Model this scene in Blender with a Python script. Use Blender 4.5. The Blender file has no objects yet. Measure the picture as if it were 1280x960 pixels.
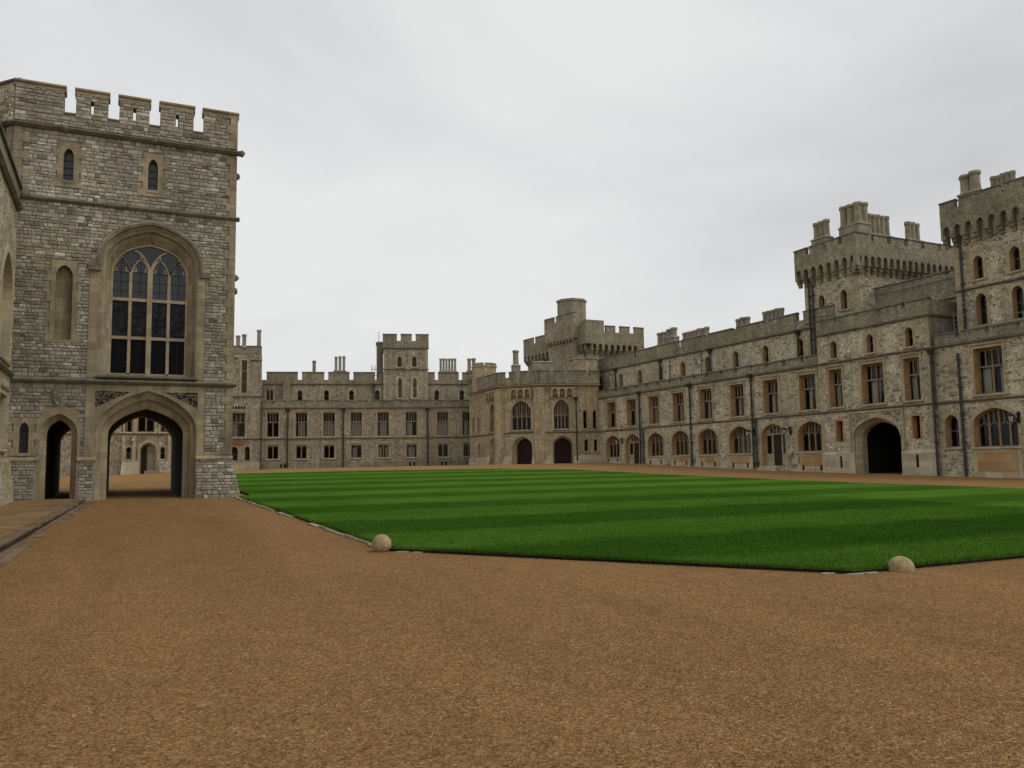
import bpy, math, random
import numpy as np
from mathutils import Vector, Matrix
from mathutils.geometry import delaunay_2d_cdt
random.seed(7); rng = np.random.default_rng(7)
scene = bpy.context.scene
COL = scene.collection
R = math.radians

# ------------------------------------------------------------------ camera
cam = bpy.data.cameras.new('camera'); co = bpy.data.objects.new('camera', cam); COL.objects.link(co)
FPX = 1037.0
def _n(v): return v.normalized()
vy = _n(Vector((150-640, -(590-480), -FPX)))
vx = Vector((2850-640, -(548-480), -FPX)); vx = _n(vx - vx.dot(vy)*vy)
vz = vx.cross(vy)
rot = Matrix((vx, vy, vz))                    # rows: world axes in camera space -> camera-to-world
co.matrix_world = Matrix.Translation((0, 0, 1.65)) @ rot.to_4x4()
cam.sensor_fit = 'HORIZONTAL'; cam.sensor_width = 36; cam.lens = 36*FPX/1280
cam.clip_start = .1; cam.clip_end = 8000
scene.camera = co
scene.view_settings.view_transform = 'Standard'; scene.view_settings.look = 'None'
scene.view_settings.exposure = 0.0; scene.view_settings.gamma = 1.0
scene.view_settings.use_curve_mapping = False

# ------------------------------------------------------------------ overcast sky and weak broad sun
SUN_EL, SUN_AZ = 52, 128                       # azimuth counted from +y (away from camera) towards +x
w = bpy.data.worlds.new('World'); scene.world = w; w.use_nodes = True
nt = w.node_tree; nt.nodes.clear(); L = nt.links.new
out = nt.nodes.new('ShaderNodeOutputWorld'); bg = nt.nodes.new('ShaderNodeBackground')
sky = nt.nodes.new('ShaderNodeTexSky'); sky.sky_type = 'NISHITA'; sky.sun_disc = False
sky.sun_elevation = R(SUN_EL); sky.sun_rotation = R(SUN_AZ); sky.dust_density = 4
tc = nt.nodes.new('ShaderNodeTexCoord'); mp = nt.nodes.new('ShaderNodeMapping'); mp.inputs['Scale'].default_value = (1, 1, 2.2)
n1 = nt.nodes.new('ShaderNodeTexNoise'); n1.inputs['Scale'].default_value = 1.25; n1.inputs['Detail'].default_value = 5; n1.inputs['Roughness'].default_value = .5
n1.inputs['Distortion'].default_value = .4
rp = nt.nodes.new('ShaderNodeValToRGB')
rp.color_ramp.elements[0].position = .33; rp.color_ramp.elements[0].color = (5.8, 5.85, 5.95, 1)
rp.color_ramp.elements[1].position = .66; rp.color_ramp.elements[1].color = (8.5, 8.5, 8.45, 1)
mx = nt.nodes.new('ShaderNodeMix'); mx.data_type = 'RGBA'; mx.inputs[0].default_value = .93
L(tc.outputs['Generated'], mp.inputs[0]); L(mp.outputs[0], n1.inputs['Vector']); L(n1.outputs['Fac'], rp.inputs[0])
L(sky.outputs[0], mx.inputs[6]); L(rp.outputs[0], mx.inputs[7]); L(mx.outputs[2], bg.inputs[0])
bg.inputs[1].default_value = .1
L(bg.outputs[0], out.inputs[0])
sl = bpy.data.lights.new('sun', 'SUN'); sl.energy = 1.0; sl.angle = R(35); sl.color = (1, .97, .92)
so = bpy.data.objects.new('sun', sl); COL.objects.link(so)
sd = Vector((math.sin(R(SUN_AZ))*math.cos(R(SUN_EL)), math.cos(R(SUN_AZ))*math.cos(R(SUN_EL)), math.sin(R(SUN_EL))))
so.rotation_euler = sd.to_track_quat('Z', 'Y').to_euler(); so.location = (20, 20, 60)

# ------------------------------------------------------------------ materials
class NT:
    def __init__(s, name):
        s.mat = bpy.data.materials.new(name); s.mat.use_nodes = True; s.nt = s.mat.node_tree
        s.b = s.nt.nodes['Principled BSDF']; s.b.inputs['Roughness'].default_value = .85
        s.b.inputs['Specular IOR Level'].default_value = .25
    def n(s, t, **k):
        x = s.nt.nodes.new('ShaderNode'+t)
        for a, v in k.items(): setattr(x, a, v)
        return x
    def l(s, a, b): s.nt.links.new(a, b)
    def val(s, sock, v):
        if isinstance(v, (int, float, tuple)): sock.default_value = v
        else: s.l(v, sock)
    def math(s, op, a, b=0.0, c=None, clamp=False):
        x = s.n('Math', operation=op); x.use_clamp = clamp
        s.val(x.inputs[0], a); s.val(x.inputs[1], b)
        if c is not None: s.val(x.inputs[2], c)
        return x.outputs[0]
    def vmath(s, op, a, b):
        x = s.n('VectorMath', operation=op); s.val(x.inputs[0], a)
        if op == 'SCALE': s.val(x.inputs[3], b)
        else: s.val(x.inputs[1], b)
        return x.outputs[0]
    def ramp(s, fac, stops, interp='LINEAR'):
        x = s.n('ValToRGB'); x.color_ramp.interpolation = interp; e = x.color_ramp.elements
        while len(e) < len(stops): e.new(.5)
        for el, (p, c) in zip(e, stops):
            el.position = p; el.color = (*c, 1) if isinstance(c, tuple) else (c, c, c, 1)
        s.val(x.inputs[0], fac); return x.outputs[0]
    def mix(s, f, a, b, blend='MIX'):
        x = s.n('Mix', data_type='RGBA', blend_type=blend); s.val(x.inputs[0], f)
        for i, v in ((6, a), (7, b)):
            if isinstance(v, tuple) and len(v) == 3: v = (*v, 1)
            s.val(x.inputs[i], v)
        return x.outputs[2]
    def noise(s, vec, scale, detail=4, rough=.55, dist=0, out='Fac'):
        x = s.n('TexNoise'); x.inputs['Scale'].default_value = scale; x.inputs['Detail'].default_value = detail
        x.inputs['Roughness'].default_value = rough; x.inputs['Distortion'].default_value = dist
        if vec is not None: s.l(vec, x.inputs['Vector'])
        return x.outputs[out]
    def map(s, vec, scale, loc=(0, 0, 0)):
        x = s.n('Mapping'); x.inputs['Scale'].default_value = scale; x.inputs['Location'].default_value = loc
        s.l(vec, x.inputs[0]); return x.outputs[0]
    def uv(s):
        """UV in metres, shifted by a random amount for every object so that repeats differ"""
        u = s.n('TexCoord').outputs['UV']; r = s.n('ObjectInfo').outputs['Random']
        c = s.n('CombineXYZ'); s.l(s.math('MULTIPLY', r, 37.0), c.inputs[0]); s.l(s.math('MULTIPLY', r, 11.3), c.inputs[1])
        return s.vmath('ADD', u, c.outputs[0])
    def pos(s): return s.n('NewGeometry').outputs['Position']
    def bump(s, h, strength=.5, dist=.02):
        x = s.n('Bump'); x.inputs['Strength'].default_value = strength; x.inputs['Distance'].default_value = dist
        s.l(h, x.inputs['Height']); s.l(x.outputs[0], s.b.inputs['Normal'])
    def col(s, c):
        if isinstance(c, tuple): c = (*c, 1)
        s.val(s.b.inputs['Base Color'], c)

def m_rubble(name, cols, mortar, sx=1.85, sy=3.3, stain=(.72, 1.14), tint=None, coursed=False):
    m = NT(name); uv = m.uv()
    d = m.vmath('SCALE', m.vmath('SUBTRACT', m.noise(uv, 2.6, 3, out='Color'), (.5, .5, .5)), .07)
    p = m.map(m.vmath('ADD', uv, d), (sx, sy, 1))
    v = m.n('TexVoronoi', voronoi_dimensions='2D'); v.inputs['Randomness'].default_value = .8; m.l(p, v.inputs['Vector'])
    e = m.n('TexVoronoi', voronoi_dimensions='2D', feature='DISTANCE_TO_EDGE'); e.inputs['Randomness'].default_value = .8; m.l(p, e.inputs['Vector'])
    sp = m.n('SeparateColor'); m.l(v.outputs['Color'], sp.inputs[0])
    rnd, rnd2 = sp.outputs[0], sp.outputs[1]
    if coursed:      # squared rubble laid in rough courses
        b = m.n('TexBrick', offset=.43, offset_frequency=2, squash=1.5, squash_frequency=3); b.inputs['Scale'].default_value = 1
        b.inputs['Brick Width'].default_value = .33; b.inputs['Row Height'].default_value = .185; b.inputs['Mortar Size'].default_value = .012; b.inputs['Mortar Smooth'].default_value = .6
        b.inputs['Color1'].default_value = (0, 0, 0, 1); b.inputs['Color2'].default_value = (1, 1, 1, 1); b.inputs['Mortar'].default_value = (.5, .5, .5, 1)
        m.l(m.vmath('ADD', uv, m.vmath('SCALE', d, .55)), b.inputs['Vector'])
        rnd = m.math('FRACT', m.math('ADD', m.math('MULTIPLY', b.outputs['Color'], 3.7), m.math('MULTIPLY', sp.outputs[0], .22)))
    k = len(cols)-1
    c = m.ramp(rnd, [(i/k, cc) for i, cc in enumerate(cols)])
    edge = m.ramp(e.outputs['Distance'], [(.015, 1.0), (.07, 0.0)])
    if coursed: edge = b.outputs['Fac']
    fine = m.noise(uv, 14, 5, .65)
    c = m.mix(edge, c, mortar)
    c = m.mix(1.0, c, m.ramp(fine, [(.25, .8), (.75, 1.18)]), 'MULTIPLY')
    st = m.noise(m.pos(), .22, 6, .6)
    c = m.mix(1.0, c, m.ramp(st, [(.3, stain[0]), (.68, stain[1])]), 'MULTIPLY')
    c = m.mix(1.0, c, m.ramp(m.noise(uv, 1.5, 4, .6), [(.32, .78), (.66, 1.14)]), 'MULTIPLY')
    c = m.mix(1.0, c, m.ramp(m.noise(m.map(m.pos(), (2.2, 2.2, .22)), 1.0, 4, .6), [(.3, .74), (.55, 1.05)]), 'MULTIPLY')
    if tint:   # warm stain patches of their own shape
        f = m.ramp(m.noise(m.map(m.pos(), (1, 1, .6), (9, 3, 2)), .45, 5, .6), [(.52, 0.0), (.7, .55)])
        c = m.mix(f, c, tint)
    c = m.mix(1.0, c, (1.17, 1.12, .99), 'MULTIPLY')
    m.col(c)
    h = m.math('ADD', m.math('MULTIPLY', edge, -.8), m.math('ADD', m.math('MULTIPLY', fine, .5), m.math('MULTIPLY', sp.outputs[1], .35)))
    m.bump(h, .8, .03); return m.mat

def m_ashlar(name, base, dark, warm, bw=.8, bh=.33, grime=.5, warmth=.5, joint=.55):
    m = NT(name); uv = m.uv()
    b = m.n('TexBrick'); b.inputs['Scale'].default_value = 1; b.inputs['Brick Width'].default_value = bw; b.inputs['Row Height'].default_value = bh
    b.inputs['Mortar Size'].default_value = .007; b.inputs['Mortar Smooth'].default_value = .3
    b.inputs['Color1'].default_value = (0, 0, 0, 1); b.inputs['Color2'].default_value = (1, 1, 1, 1); b.inputs['Mortar'].default_value = (.5, .5, .5, 1)
    m.l(uv, b.inputs['Vector'])
    lo = tuple(x*.8 for x in base); hi = tuple(min(1, x*1.18) for x in base)
    c = m.ramp(b.outputs['Color'], [(0, lo), (.5, base), (1, hi)])
    f = m.ramp(m.noise(m.pos(), .5, 6, .6), [(.45, 0.0), (.68, warmth)])
    c = m.mix(f, c, warm)
    g = m.ramp(m.noise(m.map(m.pos(), (1.6, 1.6, .35), (4, 7, 1)), 1.1, 7, .65), [(.44, 0.0), (.72, grime)])
    c = m.mix(g, c, dark)
    fine = m.noise(uv, 18, 5, .65)
    c = m.mix(1.0, c, m.ramp(fine, [(.25, .75), (.75, 1.22)]), 'MULTIPLY')
    c = m.mix(m.math('MULTIPLY', b.outputs['Fac'], joint), c, tuple(x*.35 for x in base))
    m.col(c)
    m.bump(m.math('ADD', m.math('MULTIPLY', b.outputs['Fac'], -.6), m.math('MULTIPLY', fine, .4)), .6, .02)
    return m.mat

def m_plain(name, base, rough=.8, var=.25, scale=3.0, metal=0, spec=.25):
    m = NT(name); p = m.pos()
    n_ = m.noise(p, scale, 5, .6)
    c = m.mix(1.0, (*base,), m.ramp(n_, [(.25, 1-var), (.75, 1+var)]), 'MULTIPLY')
    m.col(c); m.b.inputs['Roughness'].default_value = rough; m.b.inputs['Metallic'].default_value = metal
    m.b.inputs['Specular IOR Level'].default_value = spec
    m.bump(n_, .15, .01); return m.mat

MAT = {}
MAT['rubble'] = m_rubble('heath stone rubble', [(.13, .12, .1), (0.27, 0.248, 0.199), (0.596, 0.547, 0.433), (0.426, 0.391, 0.312), (0.568, 0.525, 0.426), (0.227, 0.21, 0.17), (0.78, 0.78, 0.682)], (0.469, 0.419, 0.305), tint=(.37, .28, .165), coursed=True)
MAT['rubble_far'] = m_rubble('grey rubble', [(0.07, 0.0658, 0.0574), (0.224, 0.207, 0.172), (0.462, 0.427, 0.343), (0.322, 0.294, 0.241), (0.42, 0.386, 0.315), (0.168, 0.157, 0.133), (0.7, 0.637, 0.511)], (0.364, 0.325, 0.245), sx=1.7, sy=2.9, tint=(.3, .225, .135))
MAT['rubble_warm'] = m_rubble('warm mixed rubble', [(0.108, 0.096, 0.072), (0.312, 0.27, 0.186), (0.552, 0.48, 0.336), (0.432, 0.372, 0.252), (0.336, 0.3, 0.222), (0.672, 0.6, 0.444)], (0.528, 0.45, 0.306), sx=1.9, sy=3.2, tint=(.42, .31, .165))
MAT['ashlar_t'] = m_ashlar('weathered tan dressed stone', (.38, .315, .2), (.1, .092, .075), (.27, .185, .1), bw=.7, bh=.3, grime=.75, warmth=.4, joint=.4)
MAT['ashlar'] = m_ashlar('ochre dressed stone', (.43, .37, .245), (.19, .165, .125), (.42, .28, .14))
MAT['reveal'] = m_ashlar('orange ochre dressed stone', (.46, .28, .13), (.22, .15, .09), (.5, .24, .08), grime=.4, warmth=.7)
MAT['pale'] = m_ashlar('pale dressed stone', (.5, .44, .305), (.22, .195, .145), (.45, .29, .12), bw=1.1, bh=.45, grime=.45, warmth=.45)
MAT['apron'] = m_ashlar('orange stained apron stone', (.46, .31, .15), (.2, .13, .07), (.38, .18, .06), bw=1.3, bh=.5, grime=.4, warmth=.8)
MAT['parapet'] = m_rubble('weathered grey parapet stone', [(.13, .122, .1), (.3, .28, .225), (.4, .375, .3), (.24, .225, .182), (.34, .318, .255), (.2, .187, .15), (.5, .47, .385)], (.22, .205, .165), sx=1.7, sy=3.4, stain=(.6, 1.1), tint=(.26, .22, .15))
MAT['coping'] = m_ashlar('dark weathered coping', (.14, .132, .105), (.05, .05, .045), (.2, .165, .1), bw=1.0, bh=.4, grime=.8, warmth=.3)
MAT['string'] = m_ashlar('dark weathered string course', (.2, .18, .135), (.07, .066, .057), (.28, .21, .12), bw=1.1, bh=.5, grime=.8, warmth=.35)
MAT['chimney'] = m_ashlar('chimney stone', (.33, .295, .22), (.11, .103, .088), (.3, .235, .15), bw=.5, bh=.3, grime=.6, warmth=.5)
MAT['mullion'] = m_ashlar('shaded brown mullion stone', (.3, .22, .145), (.15, .115, .08), (.32, .2, .11), grime=.4, warmth=.5)  # shade on the window frames is put into this darker stone colour
MAT['lead'] = m_plain('dark lead pipe', (.05, .05, .052), .55, .3, 5)
MAT['iron'] = m_plain('black iron', (.012, .012, .013), .5, .3, 8)
MAT['steel'] = m_plain('galvanised steel rail', (.3, .3, .3), .45, .15, 8, .6)
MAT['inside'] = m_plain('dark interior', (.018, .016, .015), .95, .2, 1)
MAT['passage'] = m_plain('shade dark passage stone', (.014, .013, .012), .95, .3, 1.5)  # gloom of the passages put into a near-black stone colour
MAT['wood'] = m_plain('dark brown timber', (.035, .02, .013), .6, .35, 6)
MAT['redwood'] = m_plain('dark red brown timber', (.022, .008, .006), .6, .35, 6)
MAT['blind'] = m_plain('pale window blind', (.55, .53, .46), .9, .12, 2)
MAT['roof'] = m_plain('lead roof', (.12, .12, .12), .7, .2, 1)
MAT['lampglass'] = m_plain('lantern glass', (.55, .55, .52), .2, .1, 8)
def m_glass(name, tint, rough, refl):
    m = NT(name); nt = m.nt; nt.nodes.remove(m.b)
    o = [x for x in nt.nodes if x.type == 'OUTPUT_MATERIAL'][0]
    t = m.n('BsdfTransparent'); t.inputs[0].default_value = (*tint, 1)
    g = m.n('BsdfGlossy'); g.inputs['Roughness'].default_value = rough; g.inputs[0].default_value = (.9, .93, .97, 1)
    fr = m.n('Fresnel'); fr.inputs[0].default_value = refl
    wv = m.n('Bump'); wv.inputs['Strength'].default_value = .06; wv.inputs['Distance'].default_value = .02
    m.l(m.noise(m.pos(), 3.5, 2), wv.inputs['Height']); m.l(wv.outputs[0], g.inputs['Normal'])
    mx = m.n('MixShader'); m.l(fr.outputs[0], mx.inputs[0]); m.l(t.outputs[0], mx.inputs[1]); m.l(g.outputs[0], mx.inputs[2])
    m.l(mx.outputs[0], o.inputs[0]); return m.mat
MAT['glass'] = m_glass('window glass', (.85, .86, .85), .03, 1.22)
def m_sky_grey():  # pale sky reflection painted as the pane's base colour
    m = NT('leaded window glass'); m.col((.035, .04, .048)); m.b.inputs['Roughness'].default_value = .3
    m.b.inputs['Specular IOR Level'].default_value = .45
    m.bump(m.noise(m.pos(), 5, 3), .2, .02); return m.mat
MAT['sky_grey'] = m_sky_grey()
def m_mottled():  # blotchy reflection of trees painted into the pane colour
    m = NT('mottled reflection glass'); n_ = m.noise(m.pos(), 4.5, 6, .7, .6)
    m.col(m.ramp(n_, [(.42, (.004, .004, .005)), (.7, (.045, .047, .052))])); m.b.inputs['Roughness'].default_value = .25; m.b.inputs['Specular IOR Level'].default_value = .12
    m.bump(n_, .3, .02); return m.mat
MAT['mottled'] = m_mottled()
MAT['darkglass'] = m_plain('dark window glass', (.004, .004, .005), .15, .2, 2, 0, .06)
def m_stone_piece(name='coursed grey heath stone', k=1.8, attr=True):
    m = NT(name); a = m.n('Attribute', attribute_name='tint')
    sp = m.n('SeparateColor'); m.l(a.outputs['Color'], sp.inputs[0])
    c = m.ramp(sp.outputs[0], [(0, (.065*k, .061*k, .054*k)), (.25, (.14*k, .129*k, .106*k)), (.5, (.2*k, .183*k, .148*k)), (.75, (.255*k, .236*k, .192*k)), (1, (.36*k, .338*k, .285*k))])
    c = m.mix(m.math('MULTIPLY', sp.outputs[1], .35), c, (.32, .24, .14))
    p = m.pos(); n_ = m.noise(p, 9, 6, .65)
    c = m.mix(1.0, c, m.ramp(n_, [(.25, .65), (.75, 1.3)]), 'MULTIPLY')
    st = m.ramp(m.noise(m.map(p, (1, 1, .7)), .38, 6, .6), [(.34, .68), (.66, 1.15)])
    c = m.mix(1.0, c, st, 'MULTIPLY')
    m.col(c); m.bump(n_, .7, .025); return m.mat
MAT['stone'] = m_stone_piece()
MAT['mortar'] = m_plain('lime mortar', (.26, .23, .17), .95, .35, 4)
def m_gravel():
    m = NT('golden gravel'); p = m.pos()
    v = m.n('TexVoronoi', voronoi_dimensions='2D'); v.inputs['Scale'].default_value = 78; m.l(p, v.inputs['Vector'])
    sp = m.n('SeparateColor'); m.l(v.outputs['Color'], sp.inputs[0])
    c = m.ramp(sp.outputs[0], [(0, (.125, .066, .029)), (.3, (.235, .134, .06)), (.6, (.305, .18, .082)), (.85, (.37, .232, .113)), (.97, (.4, .27, .15)), (1, (.6, .48, .34))])
    v2 = m.n('TexVoronoi', voronoi_dimensions='2D'); v2.inputs['Scale'].default_value = 23; m.l(p, v2.inputs['Vector'])
    sp2 = m.n('SeparateColor'); m.l(v2.outputs['Color'], sp2.inputs[0])
    c = m.mix(1.0, c, m.ramp(sp2.outputs[0], [(0, .88), (1, 1.11)]), 'MULTIPLY')
    big = m.noise(m.map(p, (1, .45, 1)), .35, 6, .6)
    c = m.mix(1.0, c, m.ramp(big, [(.3, .9), (.7, 1.08)]), 'MULTIPLY')
    trk = m.noise(m.map(p, (.9, .09, 1), (3, 0, 0)), 1.0, 5, .6, .4)
    c = m.mix(1.0, c, m.ramp(trk, [(.35, .93), (.62, 1.05)]), 'MULTIPLY')
    mid = m.noise(p, 3.5, 5, .7)
    c = m.mix(1.0, c, m.ramp(mid, [(.3, .9), (.7, 1.1)]), 'MULTIPLY')
    c = m.mix(1.0, c, (1.15, 1.11, .98), 'MULTIPLY')
    m.col(c); m.b.inputs['Roughness'].default_value = .95; m.b.inputs['Specular IOR Level'].default_value = .03
    h = m.math('ADD', m.math('MULTIPLY', v.outputs['Distance'], -1.0), m.math('MULTIPLY', mid, .6))
    m.bump(h, 1.0, .016); return m.mat
MAT['gravel'] = m_gravel()
def m_lawn(name, blade=False):
    m = NT(name); p = m.pos(); s = m.n('SeparateXYZ'); m.l(p, s.inputs[0])
    wob = m.math('MULTIPLY', m.math('SUBTRACT', m.noise(p, .35, 3), .5), 1.3)
    t = m.math('FRACT', m.math('DIVIDE', m.math('ADD', m.math('SUBTRACT', s.outputs[1], 8.9), wob), 7.0))
    tri = m.math('ABSOLUTE', m.math('SUBTRACT', t, .5))            # 0.5 at stripe edges of one kind
    f = m.math('MULTIPLY', m.ramp(tri, [(.2, 0.0), (.3, 1.0)]), m.ramp(m.noise(p, .12, 3), [(.3, .65), (.65, 1.2)]))
    c = m.mix(f, (.04, .1, .0105), (.072, .152, .019))  # mowing stripes: reflection of the leaning blades painted as two greens
    a = m.noise(p, .5, 5, .6)
    c = m.mix(1.0, c, m.ramp(a, [(.3, .86), (.7, 1.14)]), 'MULTIPLY')
    b = m.noise(m.map(p, (1.0, .5, 1)), 38, 5, .75)
    c = m.mix(1.0, c, m.ramp(b, [(.3, .6), (.7, 1.4)]), 'MULTIPLY')
    y = m.ramp(m.noise(p, 1.7, 4, .6), [(.58, 0.0), (.8, .3)])
    c = m.mix(y, c, (.095, .14, .015))
    if blade:
        r = m.n('Attribute', attribute_name='tint'); c = m.mix(1.0, c, m.ramp(r.outputs['Fac'], [(0, .8), (1, 1.45)]), 'MULTIPLY')
    m.col(c); m.b.inputs['Roughness'].default_value = .9; m.b.inputs['Specular IOR Level'].default_value = 0.0
    if not blade: m.bump(b, .9, .03)
    return m.mat
MAT['lawn'] = m_lawn('mown striped lawn'); MAT['blade'] = m_lawn('grass blades', True)
MAT['soil'] = m_plain('dark soil', (.02, .016, .01), .95, .35, 9)
MAT['flag'] = m_ashlar('wet brown flagstone', (.27, .175, .088), (.09, .065, .04), (.3, .18, .065), bw=3, bh=3, grime=.7, warmth=.6)
MAT['flag'].node_tree.nodes['Principled BSDF'].inputs['Roughness'].default_value = .5
MAT['flag'].node_tree.nodes['Principled BSDF'].inputs['Specular IOR Level'].default_value = .08
MAT['kerb'] = m_ashlar('grey kerbstone', (.2, .145, .09), (.06, .055, .045), (.2, .15, .1), bw=3, bh=3, grime=.6, warmth=.3)
MAT['kerb'].node_tree.nodes['Principled BSDF'].inputs['Specular IOR Level'].default_value = .03
MAT['edge'] = m_ashlar('pale edging stone', (.33, .275, .19), (.17, .14, .1), (.3, .22, .14), bw=3, bh=3, grime=.5, warmth=.3)
def m_ball():
    m = NT('lichened sandstone'); p = m.n('TexCoord').outputs['Object']
    a = m.noise(p, 5, 6, .65)
    c = m.ramp(a, [(.25, (.18, .135, .075)), (.5, (.37, .28, .145)), (.72, (.44, .33, .15))])
    l = m.ramp(m.noise(p, 9, 5, .6, .5), [(.55, 0.0), (.7, .6)]); c = m.mix(l, c, (.36, .35, .25))
    c = m.mix(1.0, c, m.ramp(m.noise(p, 60, 4, .7), [(.3, .7), (.7, 1.25)]), 'MULTIPLY')
    m.col(c); m.bump(m.noise(p, 25, 6, .7), .6, .012); return m.mat
MAT['ball'] = m_ball()

# ------------------------------------------------------------------ mesh helpers
def arch(u0, u1, z0, zs, za, n=9, k=.8, p=2.2):
    """closed polygon, counter-clockwise seen from outside: sill, right jamb, arch head, left jamb"""
    c = (u0+u1)/2; hw = (u1-u0)/2; pts = [(u0, z0), (u1, z0)]
    def zt(t): return zs+(za-zs)*(k*max(0, 1-(1-t)**p)**(1/p)+(1-k)*t)
    ts = [(i/n)**1.6 for i in range(n+1)]
    pts += [(u1-hw*t, zt(t)) for t in ts]
    pts += [(u0+hw*t, zt(t)) for t in reversed(ts[:-1])]
    return pts
def archz(u, u0, u1, zs, za, k=.8, p=2.2):
    hw = (u1-u0)/2; t = min(1, max(0, 1-abs(u-(u0+u1)/2)/hw))
    return zs+(za-zs)*(k*max(0, 1-(1-t)**p)**(1/p)+(1-k)*t)
def rect(u0, u1, z0, z1): return [(u0, z0), (u1, z0), (u1, z1), (u0, z1)]
def inside(p, poly):
    x, y = p; r = False; j = len(poly)-1
    for i in range(len(poly)):
        xi, yi = poly[i]; xj, yj = poly[j]
        if (yi > y) != (yj > y) and x < (xj-xi)*(y-yi)/(yj-yi)+xi: r = not r
        j = i
    return r
class G:
    def __init__(s): s.v = []; s.f = []; s.m = []
    def add(s, vs, fs, mi=0):
        o = len(s.v); s.v += [tuple(v) for v in vs]
        for f in fs: s.f.append([i+o for i in f]); s.m.append(mi)
        return s
    def box(s, x0, x1, y0, y1, z0, z1, mi=0):
        return s.frus((x0, x1, y0, y1), (x0, x1, y0, y1), z0, z1, mi)
    def frus(s, b, t, z0, z1, mi=0):
        vs = [(b[0], b[2], z0), (b[1], b[2], z0), (b[1], b[3], z0), (b[0], b[3], z0), (t[0], t[2], z1), (t[1], t[2], z1), (t[1], t[3], z1), (t[0], t[3], z1)]
        return s.add(vs, [(0, 3, 2, 1), (4, 5, 6, 7), (0, 1, 5, 4), (1, 2, 6, 5), (2, 3, 7, 6), (3, 0, 4, 7)], mi)
    def prism(s, poly, y0, y1, mi=0, ms=None, back=True):
        n = len(poly); ms = mi if ms is None else ms
        s.add([(u, y0, z) for u, z in poly], [list(range(n))], mi)
        if back: s.add([(u, y1, z) for u, z in poly], [list(range(n))[::-1]], mi)
        s.loft(poly, y0, poly, y1, ms); return s
    def loft(s, a, ya, b, yb, mi=0):
        n = len(a)
        s.add([(u, ya, z) for u, z in a]+[(u, yb, z) for u, z in b], [(i, n+i, n+(i+1) % n, (i+1) % n) for i in range(n)], mi); return s
    def plate(s, outer, holes, y0, y1, mi=0, mr=0, back=False, sides=True, rev=True):
        vs = []; es = []
        for poly in [outer]+holes:
            o = len(vs); n = len(poly); vs += [Vector(p) for p in poly]; es += [(o+i, o+(i+1) % n) for i in range(n)]
        V, _, Fs = delaunay_2d_cdt(vs, es, [], 0, 1e-5)[:3]
        keep = []
        for f in Fs:
            c = sum((V[i] for i in f), Vector((0, 0)))/3
            if inside(c, outer) and not any(inside(c, h) for h in holes): keep.append(list(f))
        s.add([(p.x, y0, p.y) for p in V], keep, mi)
        if back: s.add([(p.x, y1, p.y) for p in V], [f[::-1] for f in keep], mi)
        if sides: s.loft(outer, y0, outer, y1, mi)
        if rev:
            for h in holes: s.loft(h, y0, h, y1, mr)
        return s
    def exx(s, prof, x0, x1, mi=0):
        """profile of (y, z) points extruded along x"""
        n = len(prof)
        s.add([(x0, y, z) for y, z in prof]+[(x1, y, z) for y, z in prof], [list(range(n)), list(range(n, 2*n))[::-1]]+[(i, (i+1) % n, n+(i+1) % n, n+i) for i in range(n)], mi); return s
    def ribbon(s, pts, wd, y0, y1, mi=0):
        P = [Vector(p) for p in pts]; a = []; b = []
        for i, p in enumerate(P):
            t = (P[min(i+1, len(P)-1)]-P[max(i-1, 0)]).normalized(); nn = Vector((-t.y, t.x))*wd/2
            a.append(p+nn); b.append(p-nn)
        for i in range(len(P)-1):
            q = [a[i], a[i+1], b[i+1], b[i]]
            s.add([(p.x, y0, p.y) for p in q]+[(p.x, y1, p.y) for p in q], [(0, 1, 2, 3), (7, 6, 5, 4), (0, 4, 5, 1), (2, 6, 7, 3)], mi)
        return s
    def cyl(s, x, y, z0, z1, r0, r1, n=8, mi=0, ph=0.39):
        vs = [(x+r*math.cos(ph+2*math.pi*i/n), y+r*math.sin(ph+2*math.pi*i/n), z) for z, r in ((z0, r0), (z1, r1)) for i in range(n)]
        return s.add(vs, [(i, (i+1) % n, n+(i+1) % n, n+i) for i in range(n)]+[list(range(n))[::-1], list(range(n, 2*n))], mi)
    def tube(s, p, q, r, n=6, mi=0):
        p = Vector(p); q = Vector(q); d = (q-p).normalized(); a = d.orthogonal().normalized(); b = d.cross(a)
        vs = [c+(a*math.cos(2*math.pi*i/n)+b*math.sin(2*math.pi*i/n))*r for c in (p, q) for i in range(n)]
        return s.add(vs, [(i, (i+1) % n, n+(i+1) % n, n+i) for i in range(n)]+[list(range(n))[::-1], list(range(n, 2*n))], mi)
    def mesh(s, name, mats, smooth=False, tint=None):
        me = bpy.data.meshes.new(name); me.from_pydata(s.v, [], s.f)
        for k in (mats if isinstance(mats, (list, tuple)) else [mats]): me.materials.append(MAT[k])
        me.polygons.foreach_set('material_index', s.m)
        me.update()
        nl = len(me.loops); vi = np.empty(nl, np.int32); me.loops.foreach_get('vertex_index', vi)
        cv = np.array(s.v, float)[vi]
        nn = np.empty(len(me.polygons)*3); me.polygons.foreach_get('normal', nn); nn = np.abs(nn.reshape(-1, 3))
        lt = np.empty(len(me.polygons), np.int32); me.polygons.foreach_get('loop_total', lt)
        ax = np.repeat(nn.argmax(1), lt)
        uv = np.where((ax == 0)[:, None], cv[:, [1, 2]], np.where((ax == 1)[:, None], cv[:, [0, 2]], cv[:, [0, 1]]))
        ul = me.uv_layers.new(name='UVMap'); ul.data.foreach_set('uv', uv.astype(np.float32).ravel())
        if smooth: me.polygons.foreach_set('use_smooth', [True]*len(me.polygons))
        if tint is not None:
            at = me.color_attributes.new('tint', 'FLOAT_COLOR', 'POINT')
            at.data.foreach_set('color', np.asarray(tint, np.float32).ravel())
        return me
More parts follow.
